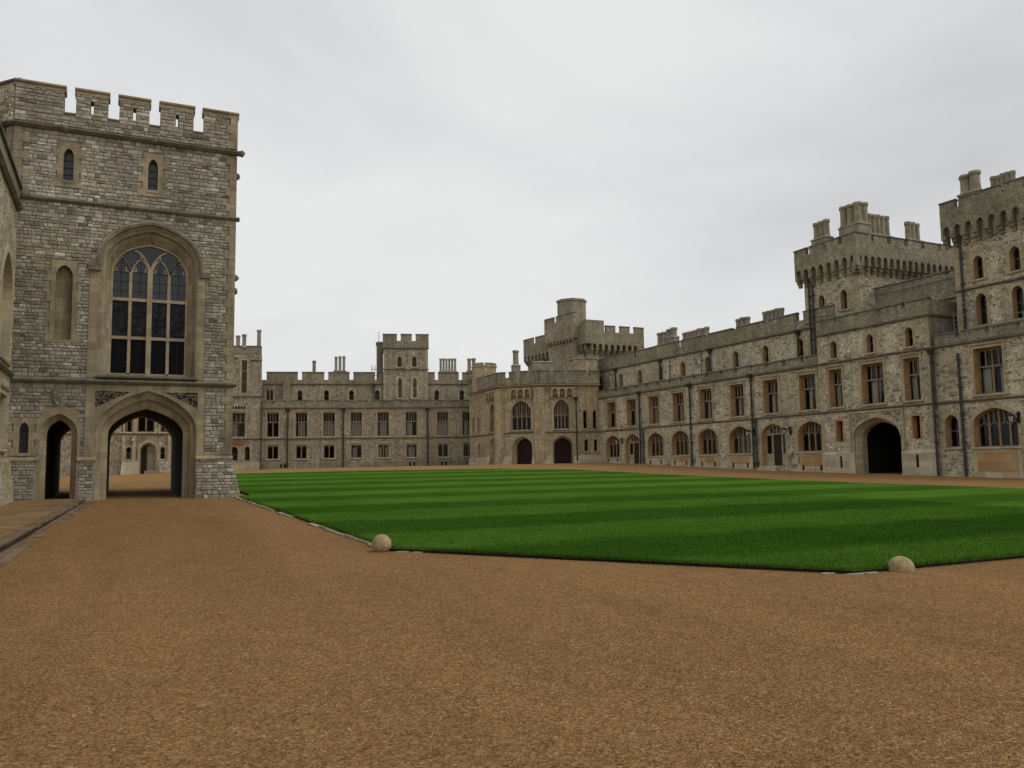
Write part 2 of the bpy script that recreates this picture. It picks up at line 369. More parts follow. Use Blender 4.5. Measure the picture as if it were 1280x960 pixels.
def tag(o, label=None, cat=None, group=None, kind=None):
    for k, v in (('label', label), ('category', cat), ('group', group), ('kind', kind)):
        if v: o[k] = v
    return o
def T(x, y, z): return Matrix.Translation((x, y, z))
def frame(P0, P1):
    a = math.atan2(P1[1]-P0[1], P1[0]-P0[0]); return T(P0[0], P0[1], 0) @ Matrix.Rotation(a, 4, 'Z')
def dist(a, b): return math.hypot(b[0]-a[0], b[1]-a[1])
def obj(name, me, parent=None, mtx=None):
    o = bpy.data.objects.new(name, me); COL.objects.link(o)
    if parent is not None: o.parent = parent
    if mtx is not None: o.matrix_basis = mtx
    return o
class Bld:
    """a thing: an Empty at its base; F frames are in world axes, parts are stored relative to the base"""
    def __init__(s, name, loc, label, cat, group=None):
        s.root = bpy.data.objects.new(name, None); COL.objects.link(s.root); s.root.location = loc; s.root.empty_display_size = .5
        tag(s.root, label, cat, group); s.inv = Matrix.Translation(-Vector(loc))
    def part(s, name, me, F=Matrix(), label=None):
        o = obj(name, me, s.root, s.inv @ F); tag(o, label); return o
CACHE = {}
def cached(key, fn):
    if key not in CACHE: CACHE[key] = fn()
    return CACHE[key]

# ------------------------------------------------------------------ architectural parts
def string_course(B, F, u0, u1, z, h=.2, p=.14, mat='string', name='string_course', y=0):
    g = G().exx([(y+.02, z), (y-p*.45, z), (y-p, z+h*.4), (y-p, z+h*.62), (y+.02, z+h)], u0, u1)
    return B.part(name, g.mesh(name, mat), F)
def merlon_mesh(wd, h, th, mat='parapet', loop=False):
    def mk():
        g = G()
        if loop: g.plate(rect(-wd/2, wd/2, 0, h), [rect(-.055, .055, h*.22, h*.68)], 0, th, 0, 0, back=True)
        else: g.box(-wd/2, wd/2, 0, th, 0, h)
        return g.mesh('merlon', mat)
    def mc():
        hw = wd/2+.04
        g = G().add([], []); prof = [(-.06, h), (-.06, h+.07), (th/2, h+.17), (th+.06, h+.07), (th+.06, h)]
        g.exx(prof, -hw, hw); return g.mesh('coping', 'coping')
    return cached(('mer', round(wd, 2), round(h, 2), th, mat, loop), mk), cached(('cop', round(wd, 2), round(h, 2), th), mc)
def merlon(B, F, uc, wd, z, h, th=.35, y=-.05, mat='parapet', loop=False):
    a, c = merlon_mesh(wd, h, th, mat, loop)
    o = B.part('merlon', a, F @ T(uc, y+random.uniform(-.012, .012), z+random.uniform(-.012, .0)) @ Matrix.Rotation(random.uniform(-.006, .006), 4, 'Y'))
    obj('coping', c, o); return o
def parapet(B, F, u0, u1, z0, zc, z1, pitch, gap, th=.35, y=-.05, mat='parapet'):
    B.part('parapet_wall', G().box(u0, u1, y, y+th, z0, zc).mesh('parapet_wall', mat), F)
    n = max(1, round((u1-u0+gap)/pitch)); p = (u1-u0+gap)/n
    for i in range(n):
        merlon(B, F, u0+p*i+(p-gap)/2, p-gap, zc, z1-zc-.17, th, y, mat)
def toothed(u0, u1, z0, z1, a=.14, b=.28, step=.36):
    pl = []; pr = []; z = z0; k = 0
    while z < z1-1e-6:
        zz = min(z1, z+step); e = a if k % 2 else b
        pr += [(u1+e, z), (u1+e, zz)]; pl += [(u0-e, z), (u0-e, zz)]; z = zz; k += 1
    return pr+pl[::-1]
def window_meshes(kind, w_, h, d, pale='ashlar'):
    """meshes of a window standing on (0,0,0) = middle of the sill line, wall face y = 0, glass at y = d"""
    hw = w_/2
    def mk():
        D = {}; s = G(); f = G(); panes = []
        y0, y1, yg = d-.1, d+.06, d
        if kind in ('cross', 'cross1', 'two'):
            op = rect(-hw, hw, 0, h)
            s.plate(toothed(-hw, hw, -.0, h+.2, .12, .26), [op], -.035, 0, 0, 0)
            s.exx([(0, h+.2), (-.1, h+.2), (-.13, h+.26), (0, h+.34)], -hw-.24, hw+.24)
            if kind != 'two':
                for sgn in (-1, 1): s.box(sgn*(hw+.19)-.05, sgn*(hw+.19)+.05, -.1, 0, h-.25, h+.2)
            sill = G().exx([(0, -.17), (-.1, -.17), (-.13, -.1), (0, .0), (.12, .0)], -hw-.2, hw+.2)
            f.box(-hw, -hw+.09, y0, y1, 0, h); f.box(hw-.09, hw, y0, y1, 0, h); f.box(-hw+.09, hw-.09, y0, y1, h-.1, h); f.box(-hw+.09, hw-.09, y0, y1, 0, .07)
            a, b = -hw+.09, hw-.09
            if kind == 'two':
                f.box(-.06, .06, y0, y1, .07, h-.1)
                for l, r in ((a, -.06), (.06, b)):
                    zs = h-.1-.32; c = (l+r)/2
                    hd = arch(l, r, zs-.6, zs, h-.12, 6, .8)
                    f.plate(rect(l, r, zs-.6, h-.1), [hd], y0+.03, y1-.02, back=True, sides=False)
                    panes.append([(l-.01, .05), (r+.01, .05), (r+.01, h-.08), (l-.01, h-.08)])
            else:
                zt = h*.60
                f.box(a, b, y0, y1, zt-.06, zt+.06)
                mull = [0] if kind == 'cross' else [0]
                f.box(-.055, .055, y0, y1, .07, zt-.06)
                nn = 4 if kind == 'cross' else 3
                xs = [a+(b-a)*i/nn for i in range(nn+1)]
                for x in xs[1:-1]: f.box(x-.035, x+.035, y0+.01, y1, zt+.06, h-.1)
                for l, r in zip(xs[:-1], xs[1:]):
                    hd = arch(l+.03, r-.03, h-.45, h-.27, h-.14, 4, .8)
                    f.plate(rect(l+.03, r-.03, h-.45, h-.1), [hd], y0+.03, y1-.02, back=True, sides=False)
                panes += [rect(a-.01, .0, .05, zt), rect(.0, b+.01, .05, zt)] + [rect(l, r, zt, h-.08) for l, r in zip(xs[:-1], xs[1:])]
        elif kind in ('arched', 'lancet', 'big', 'tall'):
            k = .76 if kind in ('arched', 'big') else .8
            zs = h*(.60 if kind == 'arched' else .72 if kind in ('lancet', 'tall') else .62)
            if kind == 'lancet': zs = h-hw*1.25
            op = arch(-hw, hw, 0, zs, h, 9, k)
            e = .17 if kind in ('lancet', 'tall') else .24
            if kind in ('lancet', 'tall'):
                ou = toothed(-hw, hw, -.0, h+.16, .13, .24, .3)
            else: ou = arch(-hw-e, hw+e, -.0, zs, h+e, 9, k)
            s.plate(ou, [op], -.035, 0, 0, 0)
            sill = G().exx([(0, -.17), (-.1, -.17), (-.12, -.1), (0, .0), (.12, .0)], -hw-.18, hw+.18)
            fr = .08 if kind != 'lancet' else .05
            inn = arch(-hw+fr, hw-fr, .06, zs, h-fr*1.3, 9, k)
            f.plate(arch(-hw, hw, 0, zs, h, 9, k), [inn], y0, y1, back=True, sides=False)
            if kind in ('arched', 'big'):
                nl = 4
                xs = [-hw+fr+(2*hw-2*fr)*i/nl for i in range(nl+1)]
                az = lambda u: archz(u, -hw, hw, zs, h, k)
                zt = zs-.02 if kind == 'arched' else h*.5
                for x in xs[1:-1]: f.box(x-.055, x+.055, y0, y1, .05, az(x)-.03)
                for l, r in zip(xs[:-1], xs[1:]):
                    c = (l+r)/2; top = min(az(l), az(r))
                    hh = min(.34, max(.12, top-zt))
                    za = zt-.1
                    f.ribbon([(l, za-.1), (l+(r-l)*.2, za+.08), (c, za+.2), (l+(r-l)*.8, za+.08), (r, za-.1)], .055, y0+.03, y1-.02)
                    f.box(c-.03, c+.03, y0+.02, y1-.01, za+.2, az(c)-.04)
                if kind == 'big': f.box(-hw+fr, hw-fr, y0, y1, h*.45-.05, h*.45+.05)
                zz = h*.45 if kind == 'big' else None
                for l, r in zip(xs[:-1], xs[1:]):
                    us = [r-(r-l)*i/6 for i in range(7)]
                    if zz:
                        panes.append(rect(l, r, .05, zz)); panes.append([(l, zz), (r, zz)]+[(u, az(u)-.04) for u in us])
                    else: panes.append([(l, .05), (r, .05)]+[(u, az(u)-.04) for u in us])
            else:
                panes.append(arch(-hw+.02, hw-.02, .03, zs, h-.03, 6, k))
                f.box(-hw+fr, hw-fr, d-.01, d+.05, h*.5-.02, h*.5+.02)
        D['window'] = s.mesh('window', pale); D['sill'] = sill.mesh('sill', pale)
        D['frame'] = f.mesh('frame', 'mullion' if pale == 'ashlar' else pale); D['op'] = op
        D['panes'] = [G().prism(p, yg, yg+.012).mesh('pane', 'glass') for p in panes]
        return D
    return cached(('win', kind, round(w_, 2), round(h, 2), d, pale), mk)
def window(B, F, kind, uc, z0, w_, h, d, blind=0, pale='ashlar', panes=True, name='window', y=0):
    D = window_meshes(kind, w_, h, d, pale); M = F @ T(uc, y, z0)
    o = B.part(name, D['window'], M)
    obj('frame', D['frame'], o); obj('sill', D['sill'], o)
    for p in D['panes']:
        q = obj('pane', p, o); q.rotation_euler = (random.uniform(-.014, .014), 0, random.uniform(-.012, .012))
    if blind:
        hb = h*blind
        var = random.choice((0, 0, 1, 2, 3))
        def mkb():
            g = G(); ww = w_-.16      # pale drapes with folds, or a half-drawn blind
            spans = {0: [(-.5, .5)], 1: [(-.34, -.04), (.04, .34)], 2: [(-.5, -.18), (.18, .5)], 3: [(-.4, .1)]}[var]
            for s0, s1 in spans:
                n = max(4, int((s1-s0)*14))
                for i in range(n):
                    a = ww*(s0+(s1-s0)*i/n); b = ww*(s0+(s1-s0)*(i+1)/n)
                    ya, yb = (d+.12, d+.19) if i % 2 else (d+.19, d+.12)
                    g.add([(a, ya, .06), (b, yb, .06), (b, yb, hb), (a, ya, hb)], [(0, 1, 2, 3)])
            return g.mesh('curtain', 'blind')
        obj('curtain', cached(('blind', var, round(w_, 2), round(hb, 2), d), mkb), o)
    return [(u+uc, z+z0) for u, z in D['op']]
def downpipe(B, F, u, z0, z1, r=.09, hopper=True, y=-.16):
    g = G().cyl(u, y, z0, z1, r, r, 8)
    z = z0+.4
    while z < z1:
        g.cyl(u, y, z, z+.12, r*1.35, r*1.35, 8); g.box(u-r*1.5, u+r*1.5, y, 0, z+.03, z+.09); z += 1.8
    o = B.part('downpipe', g.mesh('downpipe', 'lead'), F)
    if hopper:
        h = G().frus((u-.1, u+.1, y-.1, y+.1), (u-.24, u+.24, y-.2, .0), z1, z1+.35).box(u-.28, u+.28, y-.24, .0, z1+.35, z1+.45)
        obj('hopper', h.mesh('hopper', 'lead'), o)
    return o
def chimney(B, F, u0, u1, y, z0, zb, z1, n, two=False, r=None):
    """stack base with n round-octagonal flues"""
    dp = .8 if not two else 1.3
    g = G().box(u0, u1, y-dp/2, y+dp/2, z0, zb-.12).frus((u0-.08, u1+.08, y-dp/2-.08, y+dp/2+.08), (u0, u1, y-dp/2, y+dp/2), zb-.12, zb)
    c = B.part('chimney', g.mesh('chimney', 'chimney'), F)
    r = r or min(.3, (u1-u0)/n/2*.98)
    for j in ((-.33, .33) if two else (0,)):
        for i in range(n):
            x = u0+(u1-u0)*(i+.5)/n; hh = z1+random.uniform(-.05, .05)
            f = G().cyl(x, y+j, zb, zb+.15, r*1.05, r*.9).cyl(x, y+j, zb+.15, hh-.28, r*.85, r*.82).cyl(x, y+j, hh-.28, hh-.16, r*.9, r*1.05).cyl(x, y+j, hh-.16, hh, r*1.05, r*.95)
            obj('flue', f.mesh('flue', 'chimney'), c)
def machicolation(B, F, u0, u1, zb, za, zc, z1, n, over=.5, merl=4, gap=.35, mat='parapet'):
    """overhanging parapet: corbels, arches between them, wall and merlons"""
    p = (u1-u0)/n; pts = [(u0, za-.55), ]
    poly = []
    for i in range(n):
        a = u0+p*i+p*.2; b = u0+p*(i+1)-p*.2
        poly += [(u0+p*i, za-.5), (a, za-.5)]
        poly += [(a+(b-a)*t, archz(a+(b-a)*t, a, b, za-.5+.3, za+.1, .8)) for t in (.0, .08, .25, .5, .75, .92, 1.0)]
        poly += [(b, za-.5)]
    poly += [(u1, za-.5), (u1, zc), (u0, zc)]
    # drop doubled points
    q = []
    for pt in poly:
        if not q or dist(pt, q[-1]) > 1e-4: q.append(pt)
    B.part('parapet_wall', G().plate(q, [], -over, -over+.35, back=True).mesh('parapet_wall', mat), F)
    def mk():
        wv = p*.4
        g = G()
        for k in range(3): g.box(-wv/2+.01*k, wv/2-.01*k, -over*(1-k*.3)+.01, .05, za-.5-.27*(k+1), za-.5-.27*k-.004)
        return g.mesh('corbel', mat)
    cm = cached(('corb', round(p, 3), over, za, mat), mk)
    for i in range(n+1): B.part('corbel', cm, F @ T(u0+p*i+(.0 if 0 < i < n else (.15 if i == 0 else -.15)), 0, 0))
    ng = merl; pg = (u1-u0+gap)/ng
    for i in range(ng): merlon(B, F, u0+pg*i+(pg-gap)/2, pg-gap, zc, z1-zc-.17, .35, -over, mat)
def quoins(B, F, u, side, z0, z1, a=.34, b=.58, y=-.03, mat='ashlar'):
    z = z0; k = 0
    while z < z1-.1:
        hh = min(.36, z1-z); wv = a if k % 2 else b
        me = cached(('quoin', round(hh, 2), k % 2, a, b, side, mat), lambda: G().box(min(0, -side*wv), max(0, -side*wv), 0, .03, .006, hh-.006).mesh('quoin', mat))
        B.part('quoin', me, F @ T(u, y, z)); z += hh; k += 1

# ------------------------------------------------------------------ the ground
KY = [-400, 0, 15, 33, 38, 51, 65, 75, 82, 95, 4000]; KZ = [0, 0, .125, .41, .51, .83, 1.27, 1.62, 1.86, 1.9, 1.9]
def gz(x, y):
    z = np.interp(y, KY, KZ); wv = np.clip((np.asarray(y)-40)/40, 0, 1); k = np.interp(x, [0, 6, 17, 50], [.74, .8, .9, 1])
    return z*(1-wv+wv*k)
def struct(name, me, kind='structure'):
    o = obj(name, me); o['kind'] = kind; return o
def sheet(xs, ys, off=0):
    X, Y = np.meshgrid(xs, ys); Z = gz(X, Y)+off; n = len(xs); m_ = len(ys)
    V = np.stack([X, Y, Z], -1).reshape(-1, 3)
    return V, [(j*n+i, j*n+i+1, (j+1)*n+i+1, (j+1)*n+i) for j in range(m_-1) for i in range(n-1)]
xs = np.unique(np.concatenate([[-3000, -800, -200, -80], np.arange(-40, 91, 2.0), [120, 250, 800, 3000]]))
ys = np.unique(np.concatenate([[-3000, -800, -200, -60, -20], np.arange(-6, 121, 2.0), KY[1:-1], [160, 300, 900, 4000]]))
V, Fc = sheet(xs, ys); g = G(); g.add(V.tolist(), Fc)
struct('ground', g.mesh('ground', 'gravel', True))
# lawn: rounded rectangle with canted near corners, raised a little, with a soil edge
LAWN = [(4.55, 15.0), (9.3, 8.65), (31.5, 8.65), (35.6, 14), (35.9, 64), (31, 69.0), (20, 70.6), (9.2, 72.3), (5.2, 72.6), (5.2, 47.6), (5.15, 37.4), (4.62, 37.0)]
def dens(poly, step):
    o = []
    for i, p in enumerate(poly):
        q = poly[(i+1) % len(poly)]; n = max(1, int(dist(p, q)/step)); o += [(p[0]+(q[0]-p[0])*k/n, p[1]+(q[1]-p[1])*k/n) for k in range(n)]
    return o
edge = dens(LAWN, .5)
edge = [(x+random.uniform(-.018, .018), y+random.uniform(-.018, .018)) for x, y in edge]
pts = list(edge)
for x in np.arange(5, 36, 1.5):
    for y in list(np.arange(9, 73, 1.5)):
        if inside((x, y), LAWN) and min(dist((x, y), e) for e in edge) > .5: pts.append((x, y))
n = len(edge)
Vv, _, Fs = delaunay_2d_cdt([Vector(p) for p in pts], [(i, (i+1) % n) for i in range(n)], [], 0, 1e-5)[:3]
Fs = [f for f in Fs if inside(sum((Vv[i] for i in f), Vector((0, 0)))/3, edge)]
g = G(); g.add([(p.x, p.y, float(gz(p.x, p.y))+.075) for p in Vv], Fs, 0)
for i in range(n):
    a, b = edge[i], edge[(i+1) % n]; za, zb = float(gz(*a)), float(gz(*b))
    g.add([(*a, za-.05), (*b, zb-.05), (*b, zb+.075), (*a, za+.075)], [(0, 1, 2, 3)], 1)
struct('lawn', g.mesh('lawn', ['lawn', 'soil']))
# grass blades: thick along the near edges, thinning with distance
def blades():
    P = []
    N = 420000
    xy = np.stack([rng.uniform(4.5, 24, N), 8.6+rng.beta(1, 2.2, N)*24], 1)
    LP = np.array(LAWN); ins = np.zeros(N, bool); j = len(LP)-1
    for i in range(len(LP)):
        xi, yi = LP[i]; xj, yj = LP[j]
        c = ((yi > xy[:, 1]) != (yj > xy[:, 1])) & (xy[:, 0] < (xj-xi)*(xy[:, 1]-yi)/(yj-yi+1e-12)+xi); ins ^= c; j = i
    xy = xy[ins]
    t = rng.uniform(0, 1, 9000); e0 = np.array(LAWN[0]); e1 = np.array(LAWN[1]); f1 = e0+(e1-e0)*t[:, None]
    f2 = np.stack([9.3+rng.uniform(0, 9, 9000), np.full(9000, 8.65)], 1)
    f3 = np.stack([np.full(9000, 4.58), 15+rng.beta(1, 1.7, 9000)*22], 1)
    fr = np.concatenate([f1, f2, f3])+rng.normal(0, .025, (27000, 2))
    allp = np.concatenate([xy, fr]); k = len(allp)
    h = rng.uniform(.018, .036, k); h[len(xy):] = rng.uniform(.025, .07, len(fr))
    z = gz(allp[:, 0], allp[:, 1])+.072; z[len(xy):] -= .025
    a = rng.uniform(0, 6.283, k); wv = rng.uniform(.003, .006, k)
    dx = np.cos(a)*wv; dy = np.sin(a)*wv; lx = rng.normal(0, .012, k); ly = rng.normal(0, .012, k)
    V = np.empty((k, 3, 3)); V[:, 0] = np.stack([allp[:, 0]-dx, allp[:, 1]-dy, z], 1); V[:, 1] = np.stack([allp[:, 0]+dx, allp[:, 1]+dy, z], 1)
    V[:, 2] = np.stack([allp[:, 0]+lx, allp[:, 1]+ly, z+h], 1)
    me = bpy.data.meshes.new('grass'); me.vertices.add(3*k); me.vertices.foreach_set('co', V.ravel()); me.loops.add(3*k); me.polygons.add(k)
    me.loops.foreach_set('vertex_index', np.arange(3*k, dtype=np.int32)); me.polygons.foreach_set('loop_start', np.arange(0, 3*k, 3, dtype=np.int32))
    at = me.attributes.new('tint', 'FLOAT', 'FACE'); at.data.foreach_set('value', rng.uniform(0, 1, k).astype(np.float32))
    me.materials.append(MAT['blade']); me.update(); me.validate(); return me
o = struct('grass', blades(), 'stuff'); tag(o, 'short green grass blades of the striped lawn and its near edge', 'grass')
# loose gravel stones over the near ground
def pebbles():
    k = 52000; d = 3.2+rng.beta(1.0, 1.9, k)*9; aa = rng.uniform(-.34, .98, k)+0
    ang = rng.uniform(R(-14), R(62), k); x = np.sin(ang)*d; y = np.cos(ang)*d
    ok = ~((y > 8.3) & (x > 9)) & ~((y-15)*(9.3-4.55)-(x-4.55)*(8.65-15) > -.6) | (x < 4.2)
    x, y, d = x[ok], y[ok], d[ok]; k = len(x)
    r = rng.uniform(.003, .007, k)*(.8+.03*d); z = gz(x, y)+r*.25
    base = np.array([(1, 0, 0), (0, 1, 0), (-1, 0, 0), (0, -1, 0), (0, 0, .75), (0, 0, -.6)], float)
    V = base[None]*r[:, None, None]*rng.uniform(.65, 1.35, (k, 6, 1)); a = rng.uniform(0, 6.28, k); c, s = np.cos(a)[:, None], np.sin(a)[:, None]
    X = V[:, :, 0]*c-V[:, :, 1]*s; Y = V[:, :, 0]*s+V[:, :, 1]*c
    V = np.stack([X+x[:, None], Y+y[:, None], V[:, :, 2]+z[:, None]], -1)
    fb = np.array([(0, 1, 4), (1, 2, 4), (2, 3, 4), (3, 0, 4), (1, 0, 5), (2, 1, 5), (3, 2, 5), (0, 3, 5)])
    Fi = (fb[None]+6*np.arange(k)[:, None, None]).reshape(-1)
    me = bpy.data.meshes.new('gravel_stones'); me.vertices.add(6*k); me.vertices.foreach_set('co', V.ravel()); nf = 8*k
    me.loops.add(3*nf); me.polygons.add(nf); me.loops.foreach_set('vertex_index', Fi.astype(np.int32)); me.polygons.foreach_set('loop_start', np.arange(0, 3*nf, 3, dtype=np.int32))
    m = NT('loose gravel'); i = m.n('NewGeometry').outputs['Random Per Island']
    m.col(m.ramp(i, [(0, (.13, .068, .024)), (.35, (.25, .142, .053)), (.7, (.33, .2, .08)), (.95, (.42, .27, .125)), (1, (.58, .46, .3))])); m.b.inputs['Specular IOR Level'].default_value = .03
    me.materials.append(m.mat); me.update(); me.validate(); return me
o = struct('gravel_stones', pebbles(), 'stuff'); tag(o, 'loose golden gravel stones scattered over the near ground', 'gravel')
# flagged pavement beside the left wing, kerb and gutter
def kx(y): return float(np.interp(y, [5, 18.5, 25.7, 38], [-2.45, -2.02, -1.72, -1.2]))
g = G(); yy = list(np.arange(6, 38.1, 1))
for a, b in zip(yy[:-1], yy[1:]):
    b = min(b, 37.98)
    za, zb = float(gz(0, a)), float(gz(0, b))
    g.add([(-4.6, a, za+.07), (kx(a), a, za+.07), (kx(b), b, zb+.07), (-4.6, b, zb+.07)], [(0, 1, 2, 3)])
pv = struct('pavement', g.mesh('pavement', 'soil'))
y = 9.0
while y < 37.9:
    dy = min(random.uniform(.6, 1.05), 37.95-y); x = -4.5; xe = kx(y+dy)-.3
    while x < xe-.1:
        dx = min(random.uniform(.6, 1.2), xe-x)
        if xe-(x+dx) < .25: dx = xe-x
        t = random.uniform(0, .012); z0, z1 = float(gz(0, y)), float(gz(0, y+dy)); e = .008
        q = G().add([(x+e, y+e, z0), (x+dx-e, y+e, z0), (x+dx-e, y+dy-e, z1), (x+e, y+dy-e, z1)]+[(x+e, y+e, z0+.1+t), (x+dx-e, y+e, z0+.1+t), (x+dx-e, y+dy-e, z1+.1+t), (x+e, y+dy-e, z1+.1+t)], [(4, 5, 6, 7), (0, 1, 5, 4), (1, 2, 6, 5), (2, 3, 7, 6), (3, 0, 4, 7)])
        obj('flagstone', q.mesh('flagstone', 'flag'), pv); x += dx
    y += dy
kb = struct('kerb', G().add([(kx(6)-.3, 6, 0.03), (kx(6), 6, 0.03), (kx(38), 37.9, .53), (kx(38)-.3, 37.9, .53)], [(0, 1, 2, 3)]).mesh('kerb', 'soil'))
y = 9.0
while y < 37.9:
    dy = min(random.uniform(.8, 1.2), 37.92-y); z0, z1 = float(gz(0, y)), float(gz(0, y+dy)); h = .1+random.uniform(-.01, .01); e = .008; j = random.uniform(-.015, .015)
    a, b = kx(y)+j, kx(y+dy)+j
    q = G().add([(a-.29, y+e, z0), (a, y+e, z0), (b, y+dy-e, z1), (b-.29, y+dy-e, z1), (a-.29, y+e, z0+h), (a-.02, y+e, z0+h), (b-.02, y+dy-e, z1+h), (b-.29, y+dy-e, z1+h)], [(4, 5, 6, 7), (0, 1, 5, 4), (1, 2, 6, 5), (2, 3, 7, 6), (3, 0, 4, 7)])
    obj('kerbstone', q.mesh('kerbstone', 'kerb'), kb)
    # gutter sett row outside the kerb
    for c in range(2):
        gx = a+.02+.2*c
        q = G().add([(gx, y+e, z0-.02), (gx+.18, y+e, z0-.02), (gx+.18+(b-a), y+dy-e, z1-.02), (gx+(b-a), y+dy-e, z1-.02), (gx, y+e, z0+.02), (gx+.18, y+e, z0+.02-.006*c), (gx+.18+(b-a), y+dy-e, z1+.02-.006*c), (gx+(b-a), y+dy-e, z1+.02)], [(4, 5, 6, 7), (0, 1, 5, 4), (1, 2, 6, 5), (2, 3, 7, 6), (3, 0, 4, 7)])
        if random.random() < .85: obj('gutter_stone', q.mesh('gutter_stone', 'kerb'), kb)
    y += dy
# flat stones along the left lawn edge and at its two near corners
el = struct('lawn_edging', G().add([(4.4, 15.2, .11), (4.5, 15.2, .11), (4.52, 36.9, .47), (4.42, 36.9, .47)], [(0, 1, 2, 3)]).mesh('lawn_edging', 'soil'))
def flat_stone(poly, z, h, parent, name='edging_stone'):
    k = len(poly); g = G().add([(x, y, float(gz(x, y))-.02) for x, y in poly]+[(x, y, float(gz(x, y))+h+random.uniform(-.006, .006)) for x, y in poly], [list(range(k, 2*k))]+[(i, (i+1) % k, k+(i+1) % k, k+i) for i in range(k)])
    return obj(name, g.mesh(name, 'edge'), parent)
y = 15.35
while y < 36.6:
    dy = random.uniform(.5, 1.1)
    if random.random() < .82:
        j = random.uniform(-.03, .03); wv = random.uniform(.1, .17)
        flat_stone([(4.56-wv+j, y+.02), (4.56+j, y), (4.57+j, y+dy-.03), (4.56-wv+j*.5, y+dy-.02)], 0, random.uniform(.025, .05), el)
    y += dy
for cx, cy, sx, sy in [(4.7, 14.66, .17, .06), (4.9, 14.44, .12, .05), (9.0, 8.82, .13, .06), (9.27, 8.6, .2, .07), (9.56, 8.58, .14, .05)]:
    pl = [(cx+sx*math.cos(t)*random.uniform(.8, 1.1), cy+sy*math.sin(t)*random.uniform(.8, 1.1)) for t in np.linspace(0, 5.5, 8)]
    flat_stone(pl, 0, .018, el)

# ------------------------------------------------------------------ the gate tower on the left
YT = 38.0
B = Bld('gate_tower', (0, YT+4.5, .45), 'tall square stone gate tower with traceried window above a carriage arch, left of the lawn', 'tower')
F = frame((0, YT), (1, YT))           # u = world x
XL, XR = -4.3, 4.38; ZT = 15.75
big_o = arch(-.87, 2.8, 5.62, 10.2, 12.05, 14, .78, 2.6); big_i = arch(-.57, 2.47, 5.72, 10.05, 11.47, 14, .78, 2.6)
ma_o = arch(-.93, 2.9, .3, 3.35, 5.03, 12, .68); ma_m = arch(-.72, 2.68, .3, 3.3, 4.7, 12, .68); ma_i = arch(-.5, 2.42, .3, 3.2, 4.3, 12, .68)
do_o = arch(-2.96, -1.6, .3, 3.2, 4.02, 9, .75); do_i = arch(-2.72, -1.83, .3, 3.15, 3.78, 9, .75)
la = [arch(-2.48, -2.1, 13.72, 14.7, 15.08, 7, .8), arch(.74, 1.13, 13.72, 14.7, 15.08, 7, .8)]
ni = arch(-2.6, -1.97, 7.05, 9.6, 10.14, 8, .8); sl_ = arch(-3.65, -3.32, 2.46, 3.35, 3.67, 7, .8)
holes = [big_o, ma_o, do_o, ni, sl_]+la
wall = G().plate(rect(XL, XR, .2, ZT), [big_o, ma_o, do_o, ni, sl_]+la, 0, .35, 0, 1, sides=True, rev=False)
for h in [ni, sl_]+la: wall.loft(h, 0, h, .35, 1)
B.part('front_wall', wall.mesh('front_wall', ['mortar', 'ashlar_t']), F)
body = G().box(XL, -2.96, .5, 9, .2, 5.2).box(-1.6, -.93, .5, 9, .2, 5.2).box(2.9, XR, .5, 9, .2, 5.2)
body.box(XL, XR, .9, 9, 5.2, 15.4).box(XL-2.6, XL, 3.0, 9, .2, 15.4)
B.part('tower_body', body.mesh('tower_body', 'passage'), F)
B.part('roof', G().box(XL-2.6, XR, .3, 9, 15.4, 15.7).mesh('roof', 'roof'), F)
# outer skins of the sides and the rear wall with its arch
bk = G().plate(rect(XL, XR, .2, ZT), [arch(-.5, 2.42, .2, 3.2, 4.5, 12, .68), arch(-2.72, -1.83, .2, 3.15, 3.78, 9, .75)], 9.0, 9.5, 0, 1, back=True)
B.part('rear_wall', bk.mesh('rear_wall', ['rubble', 'ashlar_t']), F)
B.part('side_wall', G().box(XR-.02, XR, .36, 9, .2, ZT).mesh('side_wall', 'rubble'), F)
# inner ceilings of the two passages
vault = G(); vi = arch(-.5, 2.42, .2, 3.2, 4.5, 12, .68)
vault.loft(vi, .75, vi, 9.0, 0); v2 = arch(-2.72, -1.83, .2, 3.15, 3.78, 9, .75); vault.loft(v2, .5, v2, 9.0, 0)
vault.f = [f for f in vault.f if not all(vault.v[i][2] < .25 for i in f)]; vault.m = [0]*len(vault.f)
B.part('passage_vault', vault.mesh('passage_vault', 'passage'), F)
# big traceried window
sur = G().plate(rect(-1.36, 3.15, 5.53, 9.4)[:2]+toothed(-1.12, 2.95, 5.53, 9.9, .1, .26)[2:-2][:0]+[(3.15, 10.2)]+arch(-1.16, 3.09, 5.53, 10.25, 12.38, 14, .78, 2.6)[3:-1]+[(-1.36, 10.2)], [big_o], -.05, 0, 0, 0)
W_ = B.part('window', sur.mesh('window', 'ashlar_t'), F)
m1 = arch(-.78, 2.71, 5.64, 10.16, 11.9, 14, .78, 2.6); m2 = arch(-.7, 2.62, 5.67, 10.1, 11.75, 14, .78, 2.6)
rv = G().loft(big_o, 0, m1, .06).loft(m1, .06, m1, .2).loft(m1, .2, m2, .22).loft(m2, .22, big_i, .42).loft(big_i, .42, big_i, .62)
obj('reveal', rv.mesh('reveal', 'ashlar_t'), W_)
hood = G(); hp = arch(-1.02, 2.98, 5.53, 10.2, 12.22, 14, .78, 2.6)[2:]
hood.ribbon(hp, .12, -.17, 0)
hood.box(-1.42, -.96, -.17, 0, 10.02, 10.22); hood.box(2.92, 3.36, -.17, 0, 10.02, 10.22)
obj('hood_mould', hood.mesh('hood_mould', 'string'), W_)
fr = G(); y0, y1 = .46, .6
xs4 = [-.57, .19, .95, 1.71, 2.47]
AZ = lambda u: archz(u, -.57, 2.47, 10.05, 11.47, .78, 2.6)
